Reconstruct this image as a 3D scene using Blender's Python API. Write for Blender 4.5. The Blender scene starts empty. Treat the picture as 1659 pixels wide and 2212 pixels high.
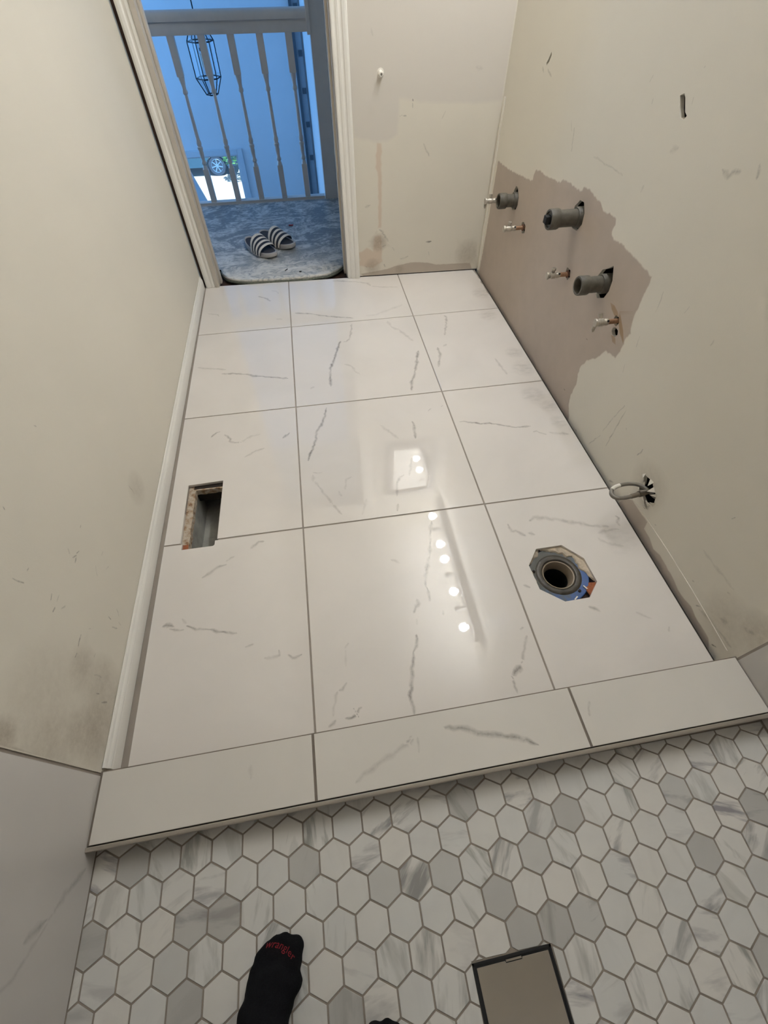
import bpy, bmesh, math, random
from math import sin, cos, pi, radians, sqrt
from mathutils import Vector, Matrix, noise as mnoise
from mathutils.geometry import delaunay_2d_cdt
from mathutils.bvhtree import BVHTree
import numpy as np

random.seed(7)
SC = bpy.context.scene
COL = SC.collection

# ------------------------------------------------------------------ camera, light, exposure
cam_data = bpy.data.cameras.new('camera')
cam_data.sensor_fit = 'VERTICAL'
cam_data.sensor_height = 36.0
cam_data.lens = 15.494
cam_data.clip_start = 0.02
cam = bpy.data.objects.new('camera', cam_data)
COL.objects.link(cam)
cam.matrix_world = Matrix(((0.98749, 0.12938, -0.09011, 0.1375),
                           (-0.15754, 0.78649, -0.59717, -0.8568),
                           (-0.00639, 0.60390, 0.79703, 1.1724),
                           (0, 0, 0, 1)))
SC.camera = cam

SC.view_settings.view_transform = 'Standard'
SC.view_settings.look = 'None'
SC.view_settings.gamma = 1.0
SC.view_settings.use_curve_mapping = False
SC.view_settings.exposure = 0.0

world = bpy.data.worlds.new('world')
SC.world = world
world.use_nodes = True
bg = world.node_tree.nodes['Background']
bg.inputs[0].default_value = (0.28, 0.56, 1.0, 1)
bg.inputs[1].default_value = 0.9

sun_data = bpy.data.lights.new('sun', 'SUN')
sun_data.energy = 11.0
sun_data.color = (0.78, 0.9, 1.0)
sun_data.angle = radians(0.6)
sun = bpy.data.objects.new('sun', sun_data)
COL.objects.link(sun)
sun.rotation_euler = (radians(26), radians(14), 0)

# blue area lamp added to light the foyer, at an unseen added side window
foyer_fill_data = bpy.data.lights.new('foyer_fill_light', 'AREA')
foyer_fill_data.shape = 'RECTANGLE'
foyer_fill_data.size = 1.8
foyer_fill_data.size_y = 3.0
foyer_fill_data.energy = 84.0
foyer_fill_data.color = (0.16, 0.47, 1.0)
foyer_fill = bpy.data.objects.new('foyer_fill_light', foyer_fill_data)
COL.objects.link(foyer_fill)
foyer_fill.location = (-2.92, 4.15, 0.9)
foyer_fill.rotation_euler = (0, radians(-90), 0)

BULB_RADIANCE = 302.0
BULB_COLOR = (0.885, 0.93, 1.0)

# ------------------------------------------------------------------ plan of the place (metres)
XL, XR = -0.461, 1.066            # painted side walls of the bathroom
def YB(x): return 1.690 - 0.035 * x   # back wall, a little out of square
WT = 0.115                        # back wall thickness
CURB_TOP, CURB_BACK, CURB_FRONT = 0.065, -0.625, -0.764
SHOWER_Z = 0.02
CEIL = 2.44
FLOOR_VEINS = [([(-161,1550),(-137,1535),(-117,1518),(-104,1492)],12,0.7),([(-94,1600),(-68,1592),(-57,1565)],8,0.35),([(-413,1417),(-385,1405),(-364,1398),(-358,1382)],9,0.4),([(-70,1305),(-43,1299)],10,0.4),([(11,1354),(62,1338),(100,1329),(156,1301),(230,1274),(310,1251)],10,0.8),([(245,1656),(317,1637),(369,1624),(428,1596),(440,1568)],12,0.5),([(449,1560),(504,1539),(586,1527)],9,0.4),([(378,1263),(421,1261),(485,1293),(593,1346)],18,0.2),([(298,1212),(289,1151),(274,1078),(254,1048),(241,1048)],9,0.6),([(225,1053),(209,1000),(193,949),(177,892),(164,859),(155,783),(153,723)],11,0.95),([(69,722),(80,726)],12,0.6),([(9,686),(21,707)],12,0.6),([(472,1200),(487,1134),(519,1103),(542,1049),(565,1004)],13,0.35),([(226,870),(258,850),(267,813),(284,785)],9,0.3),([(572,916),(554,851),(535,789),(514,730),(497,692),(488,641),(475,617)],12,0.9),([(764,1206),(771,1178),(751,1106),(725,1026)],10,0.6),([(698,936),(712,947)],16,0.5),([(666,926),(666,877),(650,820),(633,779),(627,735)],12,0.7),([(-436,956),(-394,943),(-326,927),(-299,918)],11,0.4),([(-312,888),(-266,883),(-225,874),(-175,853),(-126,837),(-77,824),(-28,807)],11,0.85),([(600,544),(598,529),(585,515)],8,0.5),([(526,499),(541,511)],8,0.5),([(-328,486),(-311,509),(-298,511)],10,0.7),([(-278,490),(-268,479),(-254,464),(-258,451),(-238,441),(-215,439)],10,0.7),([(-215,439),(-178,466),(-143,473)],12,0.3),([(-198,357),(-176,369),(-156,383),(-128,391)],8,0.45),([(-55,436),(-36,453),(-24,466),(-14,486),(-3,500)],14,0.8),([(134,603),(121,578),(112,535),(96,488),(76,455),(65,395),(53,363),(41,331),(34,300)],10,0.9),([(48,236),(77,231)],8,0.3),([(46,225),(46,195)],10,0.35),([(49,193),(66,158),(88,117),(103,85)],8,0.4),([(103,85),(121,48),(129,35)],10,0.5),([(132,31),(133,11)],12,0.6),([(178,197),(160,185),(153,143)],8,0.3),([(130,135),(137,115)],10,0.4),([(324,445),(336,427),(356,398),(378,363)],10,0.3),([(452,445),(452,408),(444,352)],10,0.7),([(409,251),(397,207),(385,169)],8,0.45),([(365,175),(352,166),(338,147),(331,114),(325,82)],8,0.6),([(323,46),(316,28),(313,5)],8,0.6),([(218,84),(197,17)],10,0.2),([(635,416),(660,409),(690,398),(712,389),(741,388),(771,379),(799,365),(828,352),(858,345),(901,345)],8,0.85),([(902,311),(914,314),(921,303),(943,291)],10,0.5),([(961,297),(978,291),(1008,284),(1036,275)],12,0.4),([(903,800),(907,763),(913,716),(919,681)],10,0.4),([(-437,-266),(-430,-271),(-421,-276),(-415,-281)],10,0.8),([(-402,-274),(-396,-272),(-382,-277),(-374,-280)],10,0.7),([(-384,-286),(-370,-292),(-346,-294)],7,0.7),([(-353,-261),(-345,-271),(-341,-274)],8,0.4),([(-337,-283),(-326,-288),(-311,-299),(-290,-304),(-269,-307),(-245,-315),(-219,-324),(-200,-330)],7,0.9),([(-173,-372),(-163,-370),(-154,-368)],7,0.5),([(-121,-409),(-104,-413),(-92,-410),(-82,-409),(-84,-395)],8,0.5),([(-59,-413),(-48,-421),(-38,-422),(-24,-417),(-14,-417),(-2,-423)],9,0.8),([(-308,-134),(-294,-125),(-277,-111),(-258,-102),(-240,-99)],8,0.6),([(-240,-87),(-218,-75)],8,0.35),([(-203,-21),(-185,-21)],10,0.4),([(-163,-51),(-151,-39),(-142,-31),(-128,-31)],12,0.6),([(-142,-26),(-134,-15),(-122,-7)],14,0.5),([(418,-43),(403,-88),(394,-125),(384,-168),(371,-196),(360,-224),(351,-251),(350,-279),(351,-304),(350,-317)],9,0.85),([(314,-310),(316,-322),(306,-334),(299,-346)],14,0.7),([(302,-369),(299,-381)],10,0.4),([(292,-414),(285,-437),(275,-459),(267,-480),(261,-501),(259,-519),(253,-535),(251,-551),(243,-565),(242,-581),(246,-595),(245,-609)],9,0.95),([(104,-407),(93,-415)],8,0.3),([(95,-425),(92,-465)],6,0.2),([(87,-510),(75,-523),(68,-524)],8,0.6),([(63,-529),(53,-552),(44,-581)],8,0.3),([(77,-592),(91,-593),(100,-589),(107,-583),(112,-576),(118,-575)],7,0.9),([(99,-574),(108,-595)],4,1.0),([(36,-606),(47,-600),(51,-595)],10,0.6),([(265,-163),(285,-179)],8,0.25),([(379,-356),(380,-364)],10,0.4),([(580,-442),(594,-441)],8,0.4),([(595,-459),(575,-489),(561,-514),(550,-531)],8,0.5),([(550,-531),(542,-542),(527,-551),(512,-562)],17,0.95),([(512,-562),(512,-572),(516,-602)],7,0.6),([(614,-602),(637,-607)],12,0.5),([(662,-94),(663,-107),(663,-122),(677,-124),(700,-145)],12,0.6),([(717,-139),(731,-145)],12,0.5),([(737,-92),(754,-82),(784,-86),(806,-95),(830,-101),(859,-117),(896,-128),(929,-146),(977,-155)],14,0.5),([(1024,-118),(1028,-127),(1014,-143),(1018,-156)],10,0.6),([(937,-173),(960,-167),(1006,-169)],12,0.4),([(927,-194),(947,-215),(989,-233)],14,0.3),([(613,-306),(630,-313),(650,-322),(667,-331)],12,0.7),([(797,-410),(809,-415),(819,-426)],10,0.7),([(920,-448),(939,-462),(951,-473)],8,0.3),([(987,-502),(981,-512)],10,0.4)]
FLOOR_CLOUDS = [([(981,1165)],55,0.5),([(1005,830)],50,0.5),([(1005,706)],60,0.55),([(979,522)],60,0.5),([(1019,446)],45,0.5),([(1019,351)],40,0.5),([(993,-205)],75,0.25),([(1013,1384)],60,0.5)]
CURB_VEINS = [([(305,-662),(320,-669),(344,-671),(366,-683),(383,-691),(419,-697),(447,-706),(480,-719),(516,-740),(558,-746),(593,-756)],11,0.85),([(212,-678),(222,-671)],12,0.6),([(237,-676),(234,-703)],8,0.3),([(224,-677),(171,-701),(133,-716),(95,-734),(52,-758)],10,0.35),([(654,-665),(635,-703),(620,-729)],9,0.45),([(-136,-671),(-137,-695)],9,0.25),([(-121,-737),(-101,-762)],9,0.25),([(-404,-755),(-400,-764)],9,0.2)]
RIGHT_SCUFFS = [([(593,931),(590,943)],7,0.4),([(406,982),(405,984)],7,0.5),([(970,779),(946,758)],6,0.3),([(935,769),(921,738),(913,712)],7,0.6),([(403,834),(383,844)],24,0.25),([(207,846),(181,843),(170,852),(156,857)],14,0.4),([(105,860),(113,879)],13,0.5),([(462,731),(456,744)],12,0.3),([(760,736),(571,738)],6,0.25),([(553,896),(554,905)],6,0.3),([(443,929),(447,917)],7,0.5),([(400,933),(399,922)],8,0.3),([(1293,868),(1276,856)],12,0.6),([(1265,872),(1202,856)],9,0.5),([(203,578),(196,553),(194,526)],4,0.4),([(206,445),(201,415)],4,0.35),([(91,594),(96,575)],4,0.3),([(113,244),(116,148),(119,86)],5,0.5),([(128,252),(152,168),(162,113)],5,0.4),([(-28,561),(-29,575)],8,0.3),([(-21,177),(-25,208)],8,0.5),([(76,203),(72,201)],5,0.7),([(196,18),(164,92)],5,0.4),([(446,293),(438,294)],6,1.0),([(462,65),(454,65)],6,1.0),([(296,2),(289,1)],6,0.8),([(209,348),(204,323)],4,0.3),([(-374,176),(-397,174),(-441,177),(-493,182)],12,0.25),([(-468,41),(-474,49)],9,0.7),([(-365,304),(-368,313)],6,0.8),([(-482,42),(-525,57),(-596,65)],14,0.35),([(-531,91),(-543,99)],22,0.35),([(-413,80),(-416,81)],9,0.5),([(-491,158),(-495,161)],9,0.5),([(-217,78),(-220,79)],8,0.6),([(-323,62),(-331,58)],9,0.3),([(-579,143),(-611,156)],30,0.35),([(-570,11),(-579,18)],9,1.0),([(23,7),(7,21)],10,0.5),([(1255,544),(1248,540)],5,1.0),([(488,423),(465,413)],8,0.7)]
RIGHT_BARE = [(1578,510),(1484,520),(1386,528),(1283,540),(1214,549),(1170,558),(1171,579),(1156,596),(1114,603),(1079,600),(1026,605),(982,611),(935,618),(916,630),(876,635),(835,636),(783,635),(768,641),(766,651),(747,658),(724,658),(693,655),(670,648),(645,651),(626,645),(610,636),(582,639),(551,641),(528,640),(518,627),(524,614),(519,599),(501,593),(473,598),(434,598),(386,595),(338,591),(302,590),(271,587),(266,565),(270,539),(266,503),(267,480),(261,448),(249,430),(260,403),(259,364),(264,336),(290,331),(321,325),(331,310),(354,276),(395,241),(416,203),(414,167),(401,137),(404,106),(408,67),(389,28),(367,8)]
RIGHT_STRIP = [(-50,-12),(-85,6),(-87,33),(-101,52),(-147,52),(-192,55),(-197,28),(-232,26),(-265,15),(-294,24),(-331,22),(-367,20),(-404,11),(-434,13),(-462,20),(-488,13),(-514,9),(-537,0),(-552,-8)]
LEFT_SCUFFS = [([(-273,556),(-274,551)],6,0.8),([(-174,355),(-169,354)],6,0.7),([(-242,369),(-249,360)],10,0.3),([(-251,347),(-240,339),(-257,338)],7,0.8),([(-234,342),(-227,335)],6,0.8),([(-346,455),(-340,454)],6,0.6),([(-375,479),(-374,463),(-374,452)],5,0.6),([(-354,375),(-366,373)],5,0.7),([(-347,355),(-360,353)],5,0.4),([(-384,355),(-375,354)],9,0.8),([(-368,336),(-358,327)],6,0.6),([(-278,140),(-289,124)],4,0.6),([(-310,167),(-311,156)],6,0.7),([(-327,143),(-322,121)],5,0.7),([(-306,120),(-308,107)],5,0.4),([(-391,253),(-416,252)],5,0.9),([(-440,252),(-432,248)],6,0.7),([(-416,188),(-409,185)],6,0.4),([(-498,118),(-494,98)],7,0.9),([(-486,145),(-484,136)],6,0.8),([(-451,169),(-450,142)],6,0.5),([(72,216),(71,181)],4,0.4),([(-72,569),(-69,565)],5,0.5),([(-224,266),(-243,250)],4,0.3),([(-369,230),(-365,225)],6,0.4),([(-187,253),(-176,251)],5,0.4),([(-209,221),(-198,218)],5,0.4)]
LEFT_CLOUDS = [([(-455,216)],60,0.5),([(-468,131)],80,0.5),([(-557,119)],90,0.7),([(-576,185)],60,0.6),([(-617,379)],40,0.8),([(97,175)],60,0.3),([(-619,259)],110,0.5)]
BACK_SCUFFS = [([(609,677),(618,678)],8,1.0),([(626,677),(635,677)],8,0.9),([(664,730),(665,726)],8,0.9),([(663,718),(663,703)],6,0.5),([(813,687),(800,663)],9,0.3),([(721,576),(732,558),(750,530)],8,0.4),([(441,338),(465,345)],16,0.4),([(763,161),(789,161)],14,0.9),([(778,110),(785,92)],9,0.4),([(511,232),(528,218),(556,175)],16,0.5),([(527,150),(542,156)],14,0.6),([(623,81),(667,92)],9,0.4),([(1057,577),(1060,549)],10,0.35),([(930,823),(954,817)],22,0.15),([(578,141),(589,127)],12,0.3),([(534,58),(538,47)],12,0.6),([(426,57),(437,50)],16,0.4),([(489,941),(494,923)],12,0.2)]
BACK_GREY = [(358,1079),(1059,1072),(1065,1005),(1062,718),(949,709),(768,717),(673,724),(605,735),(604,693),(599,616),(550,591),(488,592),(404,612),(392,699)]
BACK_PINK = [[(504,588),(526,584),(524,416),(520,241),(506,241),(508,454),(497,496)],[(400,124),(441,149),(476,127),(485,201),(521,206),(522,144),(525,76),(474,44),(401,59)]]
BACK_BASE = [[(402,16),(549,32),(601,47),(691,61),(782,52),(829,40),(1020,38),(1037,4),(755,5),(420,1)]]


# ------------------------------------------------------------------ helpers
def lin(r, g, b):
    f = lambda c: (c / 255 / 12.92) if c <= 10.31 else ((c / 255 + 0.055) / 1.055) ** 2.4
    return (f(r), f(g), f(b), 1.0)

def tag(o, label=None, cat=None, group=None, kind=None):
    if label: o['label'] = label
    if cat: o['category'] = cat
    if group: o['group'] = group
    if kind: o['kind'] = kind
    return o

def thing(name, label, cat, loc=(0, 0, 0), rotz=0.0, group=None):
    o = bpy.data.objects.new(name, None)
    COL.objects.link(o)
    o.empty_display_size = 0.05
    o.location = loc
    o.rotation_euler = (0, 0, rotz)
    return tag(o, label, cat, group)

def setting(name, loc=(0, 0, 0)):
    o = bpy.data.objects.new(name, None)
    COL.objects.link(o)
    o.location = loc
    o['kind'] = 'structure'
    return o

class MB:
    """collects shapes into one mesh"""
    def __init__(s): s.v = []; s.f = []
    def add(s, vs, fs):
        n = len(s.v)
        s.v += [tuple(v) for v in vs]
        s.f += [tuple(i + n for i in f) for f in fs]
        return s
    def box(s, x0, x1, y0, y1, z0, z1, m=None):
        vs = [(x0, y0, z0), (x1, y0, z0), (x1, y1, z0), (x0, y1, z0), (x0, y0, z1), (x1, y0, z1), (x1, y1, z1), (x0, y1, z1)]
        if m is not None: vs = [tuple(m @ Vector(v)) for v in vs]
        return s.add(vs, [(0, 3, 2, 1), (4, 5, 6, 7), (0, 1, 5, 4), (1, 2, 6, 5), (2, 3, 7, 6), (3, 0, 4, 7)])
    def prism(s, poly, to0, to1, caps=True):
        n = len(poly)
        vs = [to0(*p) for p in poly] + [to1(*p) for p in poly]
        fs = [(i, (i + 1) % n, n + (i + 1) % n, n + i) for i in range(n)]
        if caps: fs += [tuple(range(n))[::-1], tuple(range(n, 2 * n))]
        return s.add(vs, fs)
    def lathe(s, prof, n=24, m=None, ph=0.0, caps=True):
        """prof: (radius, height) pairs around z"""
        vs = []
        for r, z in prof:
            for i in range(n):
                a = 2 * pi * i / n + ph
                v = Vector((r * cos(a), r * sin(a), z))
                vs.append(tuple(m @ v) if m is not None else tuple(v))
        fs = []
        for k in range(len(prof) - 1):
            for i in range(n):
                j = (i + 1) % n
                fs.append((k * n + i, k * n + j, (k + 1) * n + j, (k + 1) * n + i))
        if caps and prof[0][0] > 1e-6: fs.append(tuple(range(n))[::-1])
        if caps and prof[-1][0] > 1e-6: fs.append(tuple((len(prof) - 1) * n + i for i in range(n)))
        return s.add(vs, fs)
    def tube(s, pts, rad, n=10, closed=False):
        pts = [Vector(p) for p in pts]
        rs = rad if isinstance(rad, (list, tuple)) else [rad] * len(pts)
        vs = []; up = None
        for i, p in enumerate(pts):
            if closed: t = pts[(i + 1) % len(pts)] - pts[i - 1]
            else: t = pts[min(i + 1, len(pts) - 1)] - pts[max(i - 1, 0)]
            t.normalize()
            if up is None: up = Vector((0, 0, 1)) if abs(t.z) < 0.9 else Vector((1, 0, 0))
            a = (up - t * up.dot(t)).normalized(); b = t.cross(a); up = a
            for k in range(n):
                w = 2 * pi * k / n
                vs.append(tuple(p + (a * cos(w) + b * sin(w)) * rs[i]))
        fs = []
        m = len(pts)
        for i in range(m if closed else m - 1):
            for k in range(n):
                j = (i + 1) % m
                fs.append((i * n + k, i * n + (k + 1) % n, j * n + (k + 1) % n, j * n + k))
        if not closed: fs += [tuple(range(n))[::-1], tuple((m - 1) * n + k for k in range(n))]
        return s.add(vs, fs)
    def build(s, name, mat, parent=None, smooth=False, bevel=0.0, loc=None, label=None, kind=None):
        me = bpy.data.meshes.new(name)
        me.from_pydata(s.v, [], s.f)
        me.materials.append(mat)
        bm = bmesh.new(); bm.from_mesh(me)
        bmesh.ops.recalc_face_normals(bm, faces=bm.faces)
        if bevel:
            es = [e for e in bm.edges if len(e.link_faces) == 2 and e.calc_face_angle() > 0.6]
            bmesh.ops.bevel(bm, geom=es, offset=bevel, segments=2, affect='EDGES', clamp_overlap=True)
        bm.to_mesh(me); bm.free()
        if smooth:
            me.polygons.foreach_set('use_smooth', [True] * len(me.polygons))
            me.set_sharp_from_angle(angle=radians(40))
        return link(name, me, parent, loc, label, kind)

def link(name, me, parent=None, loc=None, label=None, kind=None):
    o = bpy.data.objects.new(name, me)
    COL.objects.link(o)
    if parent is not None: o.parent = parent
    if loc is not None: o.location = loc
    if label: o['label'] = label
    if kind: o['kind'] = kind
    return o

def frame_to(p, d, up=(0, 0, 1)):
    """matrix at p whose local z points along d"""
    z = Vector(d).normalized(); u = Vector(up)
    if abs(z.dot(u)) > 0.95: u = Vector((1, 0, 0))
    x = u.cross(z).normalized(); y = z.cross(x)
    return Matrix(((x.x, y.x, z.x, p[0]), (x.y, y.y, z.y, p[1]), (x.z, y.z, z.z, p[2]), (0, 0, 0, 1)))

def fn(x, y=0.0, z=0.0): return mnoise.noise(Vector((x, y, z)))

# ---- flat panels with marks: a constrained triangulation carries vein / patch values on its vertices
def pip(P, poly):
    x, y = P[:, 0], P[:, 1]
    ins = np.zeros(len(P), bool)
    n = len(poly)
    for i in range(n):
        x0, y0 = poly[i]; x1, y1 = poly[(i + 1) % n]
        if y0 == y1: continue
        c = ((y0 > y) != (y1 > y)) & (x < (x1 - x0) * (y - y0) / (y1 - y0) + x0)
        ins ^= c
    return ins

def sdist(P, poly):
    d = np.full(len(P), 1e9)
    n = len(poly)
    for i in range(n):
        a = np.array(poly[i]); b = np.array(poly[(i + 1) % n]); ab = b - a
        t = np.clip(((P - a) @ ab) / max(ab @ ab, 1e-12), 0, 1)
        d = np.minimum(d, np.linalg.norm(P - a - t[:, None] * ab, axis=1))
    return np.where(pip(P, poly), d, -d)

def ragged(poly, step, amp, seed):
    """finer copy of a polygon with a brush-ragged edge"""
    out = []
    n = len(poly)
    for i in range(n):
        a = Vector(poly[i]).to_2d(); b = Vector(poly[(i + 1) % n]).to_2d()
        L = (b - a).length
        k = max(1, int(L / step))
        nrm = Vector((-(b - a).y, (b - a).x)) / max(L, 1e-9)
        for j in range(k):
            p = a.lerp(b, j / k)
            h = fn(p.x * 60 + seed, p.y * 60, seed) * amp + fn(p.x * 190, p.y * 190, seed) * amp * 0.7
            p = p + nrm * h
            out.append((p.x, p.y))
    return out

def offset_poly(poly, d):
    n = len(poly); out = []
    area = sum(poly[i][0] * poly[(i + 1) % n][1] - poly[(i + 1) % n][0] * poly[i][1] for i in range(n))
    sg = 1 if area > 0 else -1
    for i in range(n):
        p0 = Vector(poly[i - 1]); p1 = Vector(poly[i]); p2 = Vector(poly[(i + 1) % n])
        t = (p2 - p0)
        if t.length < 1e-9: out.append(tuple(p1)); continue
        t.normalize()
        q = p1 + Vector((-t.y, t.x)) * d * sg
        out.append((q.x, q.y))
    return out

def panel(name, outline, mat, to3d, holes=(), strokes=(), patches=(), clouds=(), depth=None, parent=None, chamfer=0.0, grid=0.0, loc=None, label=None, jit=1.0):
    """outline/holes in (u,v). strokes: (pts, width, strength) -> attribute 'vein'.
    patches: (poly, soft, channel, strength). clouds: (pts, radius, strength) -> 'cloud'. depth: (u,v)->3d for the rim."""
    outer = outline
    if chamfer: outline = offset_poly(outline, chamfer)
    V = []; E = []; VV = []
    def addv(p, val=0.0):
        V.append((float(p[0]), float(p[1]))); VV.append(val); return len(V) - 1
    def loop(poly):
        ids = [addv(p) for p in poly]
        for i in range(len(ids)): E.append((ids[i], ids[(i + 1) % len(ids)]))
    loop(outline)
    for h in holes: loop(h)
    ol = [tuple(p) for p in outline]
    for si, (pts, w, s) in enumerate(strokes):
        P = [Vector(p) for p in pts]
        fine = []
        for a, b in zip(P[:-1], P[1:]):
            k = max(1, int((b - a).length / 0.007))
            fine += [a.lerp(b, j / k) for j in range(k)]
        fine.append(P[-1])
        arr = np.array([(p.x, p.y) for p in fine])
        sd = sdist(arr, ol)
        ok = sd > w * 1.2 + 0.0015
        for h in holes: ok &= sdist(arr, [tuple(p) for p in h]) < -(w * 1.2 + 0.001)
        runs = []; cur = []
        for p, g in zip(fine, ok):
            if g: cur.append(p)
            elif cur: runs.append(cur); cur = []
        if cur: runs.append(cur)
        for R in runs:
            if len(R) < 2: continue
            prev = None
            n = len(R)
            for i, p in enumerate(R):
                t = (R[min(i + 1, n - 1)] - R[max(i - 1, 0)]).normalized()
                nr = Vector((-t.y, t.x))
                q = p + nr * fn(p.x * 70, p.y * 70, si * 3.1) * 0.004 * jit
                e = min(1.0, (i + 0.6) / 2.0, (n - i - 0.4) / 2.0)
                ww = w * 0.5 * (0.75 + 0.7 * fn(p.x * 45, p.y * 45, si + 9.0)) * (0.35 + 0.65 * e) + 0.0006
                st = s * (0.8 + 0.5 * fn(p.x * 35, p.y * 35, si + 4.0))
                ids = (addv(q + nr * ww * 1.25), addv(q, max(0.05, min(1, st))), addv(q - nr * ww * 1.25))
                if prev:
                    for a, b in zip(prev, ids): E.append((a, b))
                if i in (0, n - 1):
                    tip = addv(q + t * (ww * 1.3 + 0.0006) * (-1 if i == 0 else 1))
                    for a in ids: E.append((tip, a))
                prev = ids
    for poly, soft, ch, s in patches:
        loop(offset_poly(poly, -soft * 0.5)); loop(offset_poly(poly, soft * 0.5))
    for pts, r, s in clouds:
        c = pts[0]
        for rr in (0.0, 0.3, 0.6, 0.85, 1.0):
            for k in range(1 if rr == 0 else 12):
                a = 2 * pi * k / 12 + rr
                p = (c[0] + r * rr * cos(a), c[1] + r * rr * sin(a))
                if sdist(np.array([p]), ol)[0] > 0.002 and all(sdist(np.array([p]), [tuple(q) for q in h])[0] < -0.002 for h in holes): addv(p)
    if grid:
        us = [p[0] for p in outline]; vs = [p[1] for p in outline]
        g = np.array([(u, v) for u in np.arange(min(us) + grid * 0.53, max(us), grid) for v in np.arange(min(vs) + grid * 0.47, max(vs), grid)])
        m = sdist(g, ol) > 0.004
        for h in holes: m &= sdist(g, [tuple(p) for p in h]) < -0.004
        for p in g[m]: addv(p)
    vo, _, fo, orig, _, _ = delaunay_2d_cdt([Vector(p) for p in V], E, [], 0, 1e-6)
    P = np.array([(p.x, p.y) for p in vo])
    cen = np.array([P[list(f)].mean(0) for f in fo])
    keep = pip(cen, ol)
    for h in holes: keep &= ~pip(cen, [tuple(p) for p in h])
    faces = [tuple(f) for f, k in zip(fo, keep) if k]
    vein = np.array([max((VV[i] for i in o), default=0.0) if o else 0.0 for o in orig])
    chans = {'vein': vein}
    for poly, soft, ch, s in patches:
        x = np.clip(0.5 + sdist(P, poly) / soft, 0, 1) * s
        chans[ch] = np.maximum(chans.get(ch, 0 * x), x)
    if clouds:
        x = np.zeros(len(P))
        for pts, r, s in clouds:
            d = np.linalg.norm(P - np.array(pts[0]), axis=1) / r
            x = np.maximum(x, s * np.clip(1 - d * d, 0, 1))
        chans['cloud'] = x
    verts = [to3d(*p) for p in P]
    nb = len(verts)
    if depth is not None:
        def skirt(poly_top, poly_bot, fn_top, fn_bot):
            b = len(verts); n = len(poly_top)
            verts.extend(fn_top(*p) for p in poly_top); verts.extend(fn_bot(*p) for p in poly_bot)
            faces.extend((b + i, b + (i + 1) % n, b + n + (i + 1) % n, b + n + i) for i in range(n))
        if chamfer:
            mid = lambda u, v: tuple(Vector(to3d(u, v)).lerp(Vector(depth(u, v)), min(1, chamfer / max(1e-6, (Vector(to3d(u, v)) - Vector(depth(u, v))).length))))
            skirt(outline, outer, to3d, mid); skirt(outer, outer, mid, depth)
        else: skirt(outline, outline, to3d, depth)
        for h in holes: skirt(h, h, to3d, depth)
    me = bpy.data.meshes.new(name)
    me.from_pydata(verts, [], faces)
    me.materials.append(mat)
    for ch, x in chans.items():
        a = me.attributes.new(ch, 'FLOAT', 'POINT')
        a.data.foreach_set('value', np.concatenate([x, np.zeros(len(verts) - nb)]).astype(np.float32))
    bm = bmesh.new(); bm.from_mesh(me)
    loose = [v for v in bm.verts if not v.link_faces]
    bmesh.ops.delete(bm, geom=loose, context='VERTS')
    bm.to_mesh(me); bm.free()
    return link(name, me, parent, loc, label)

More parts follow.
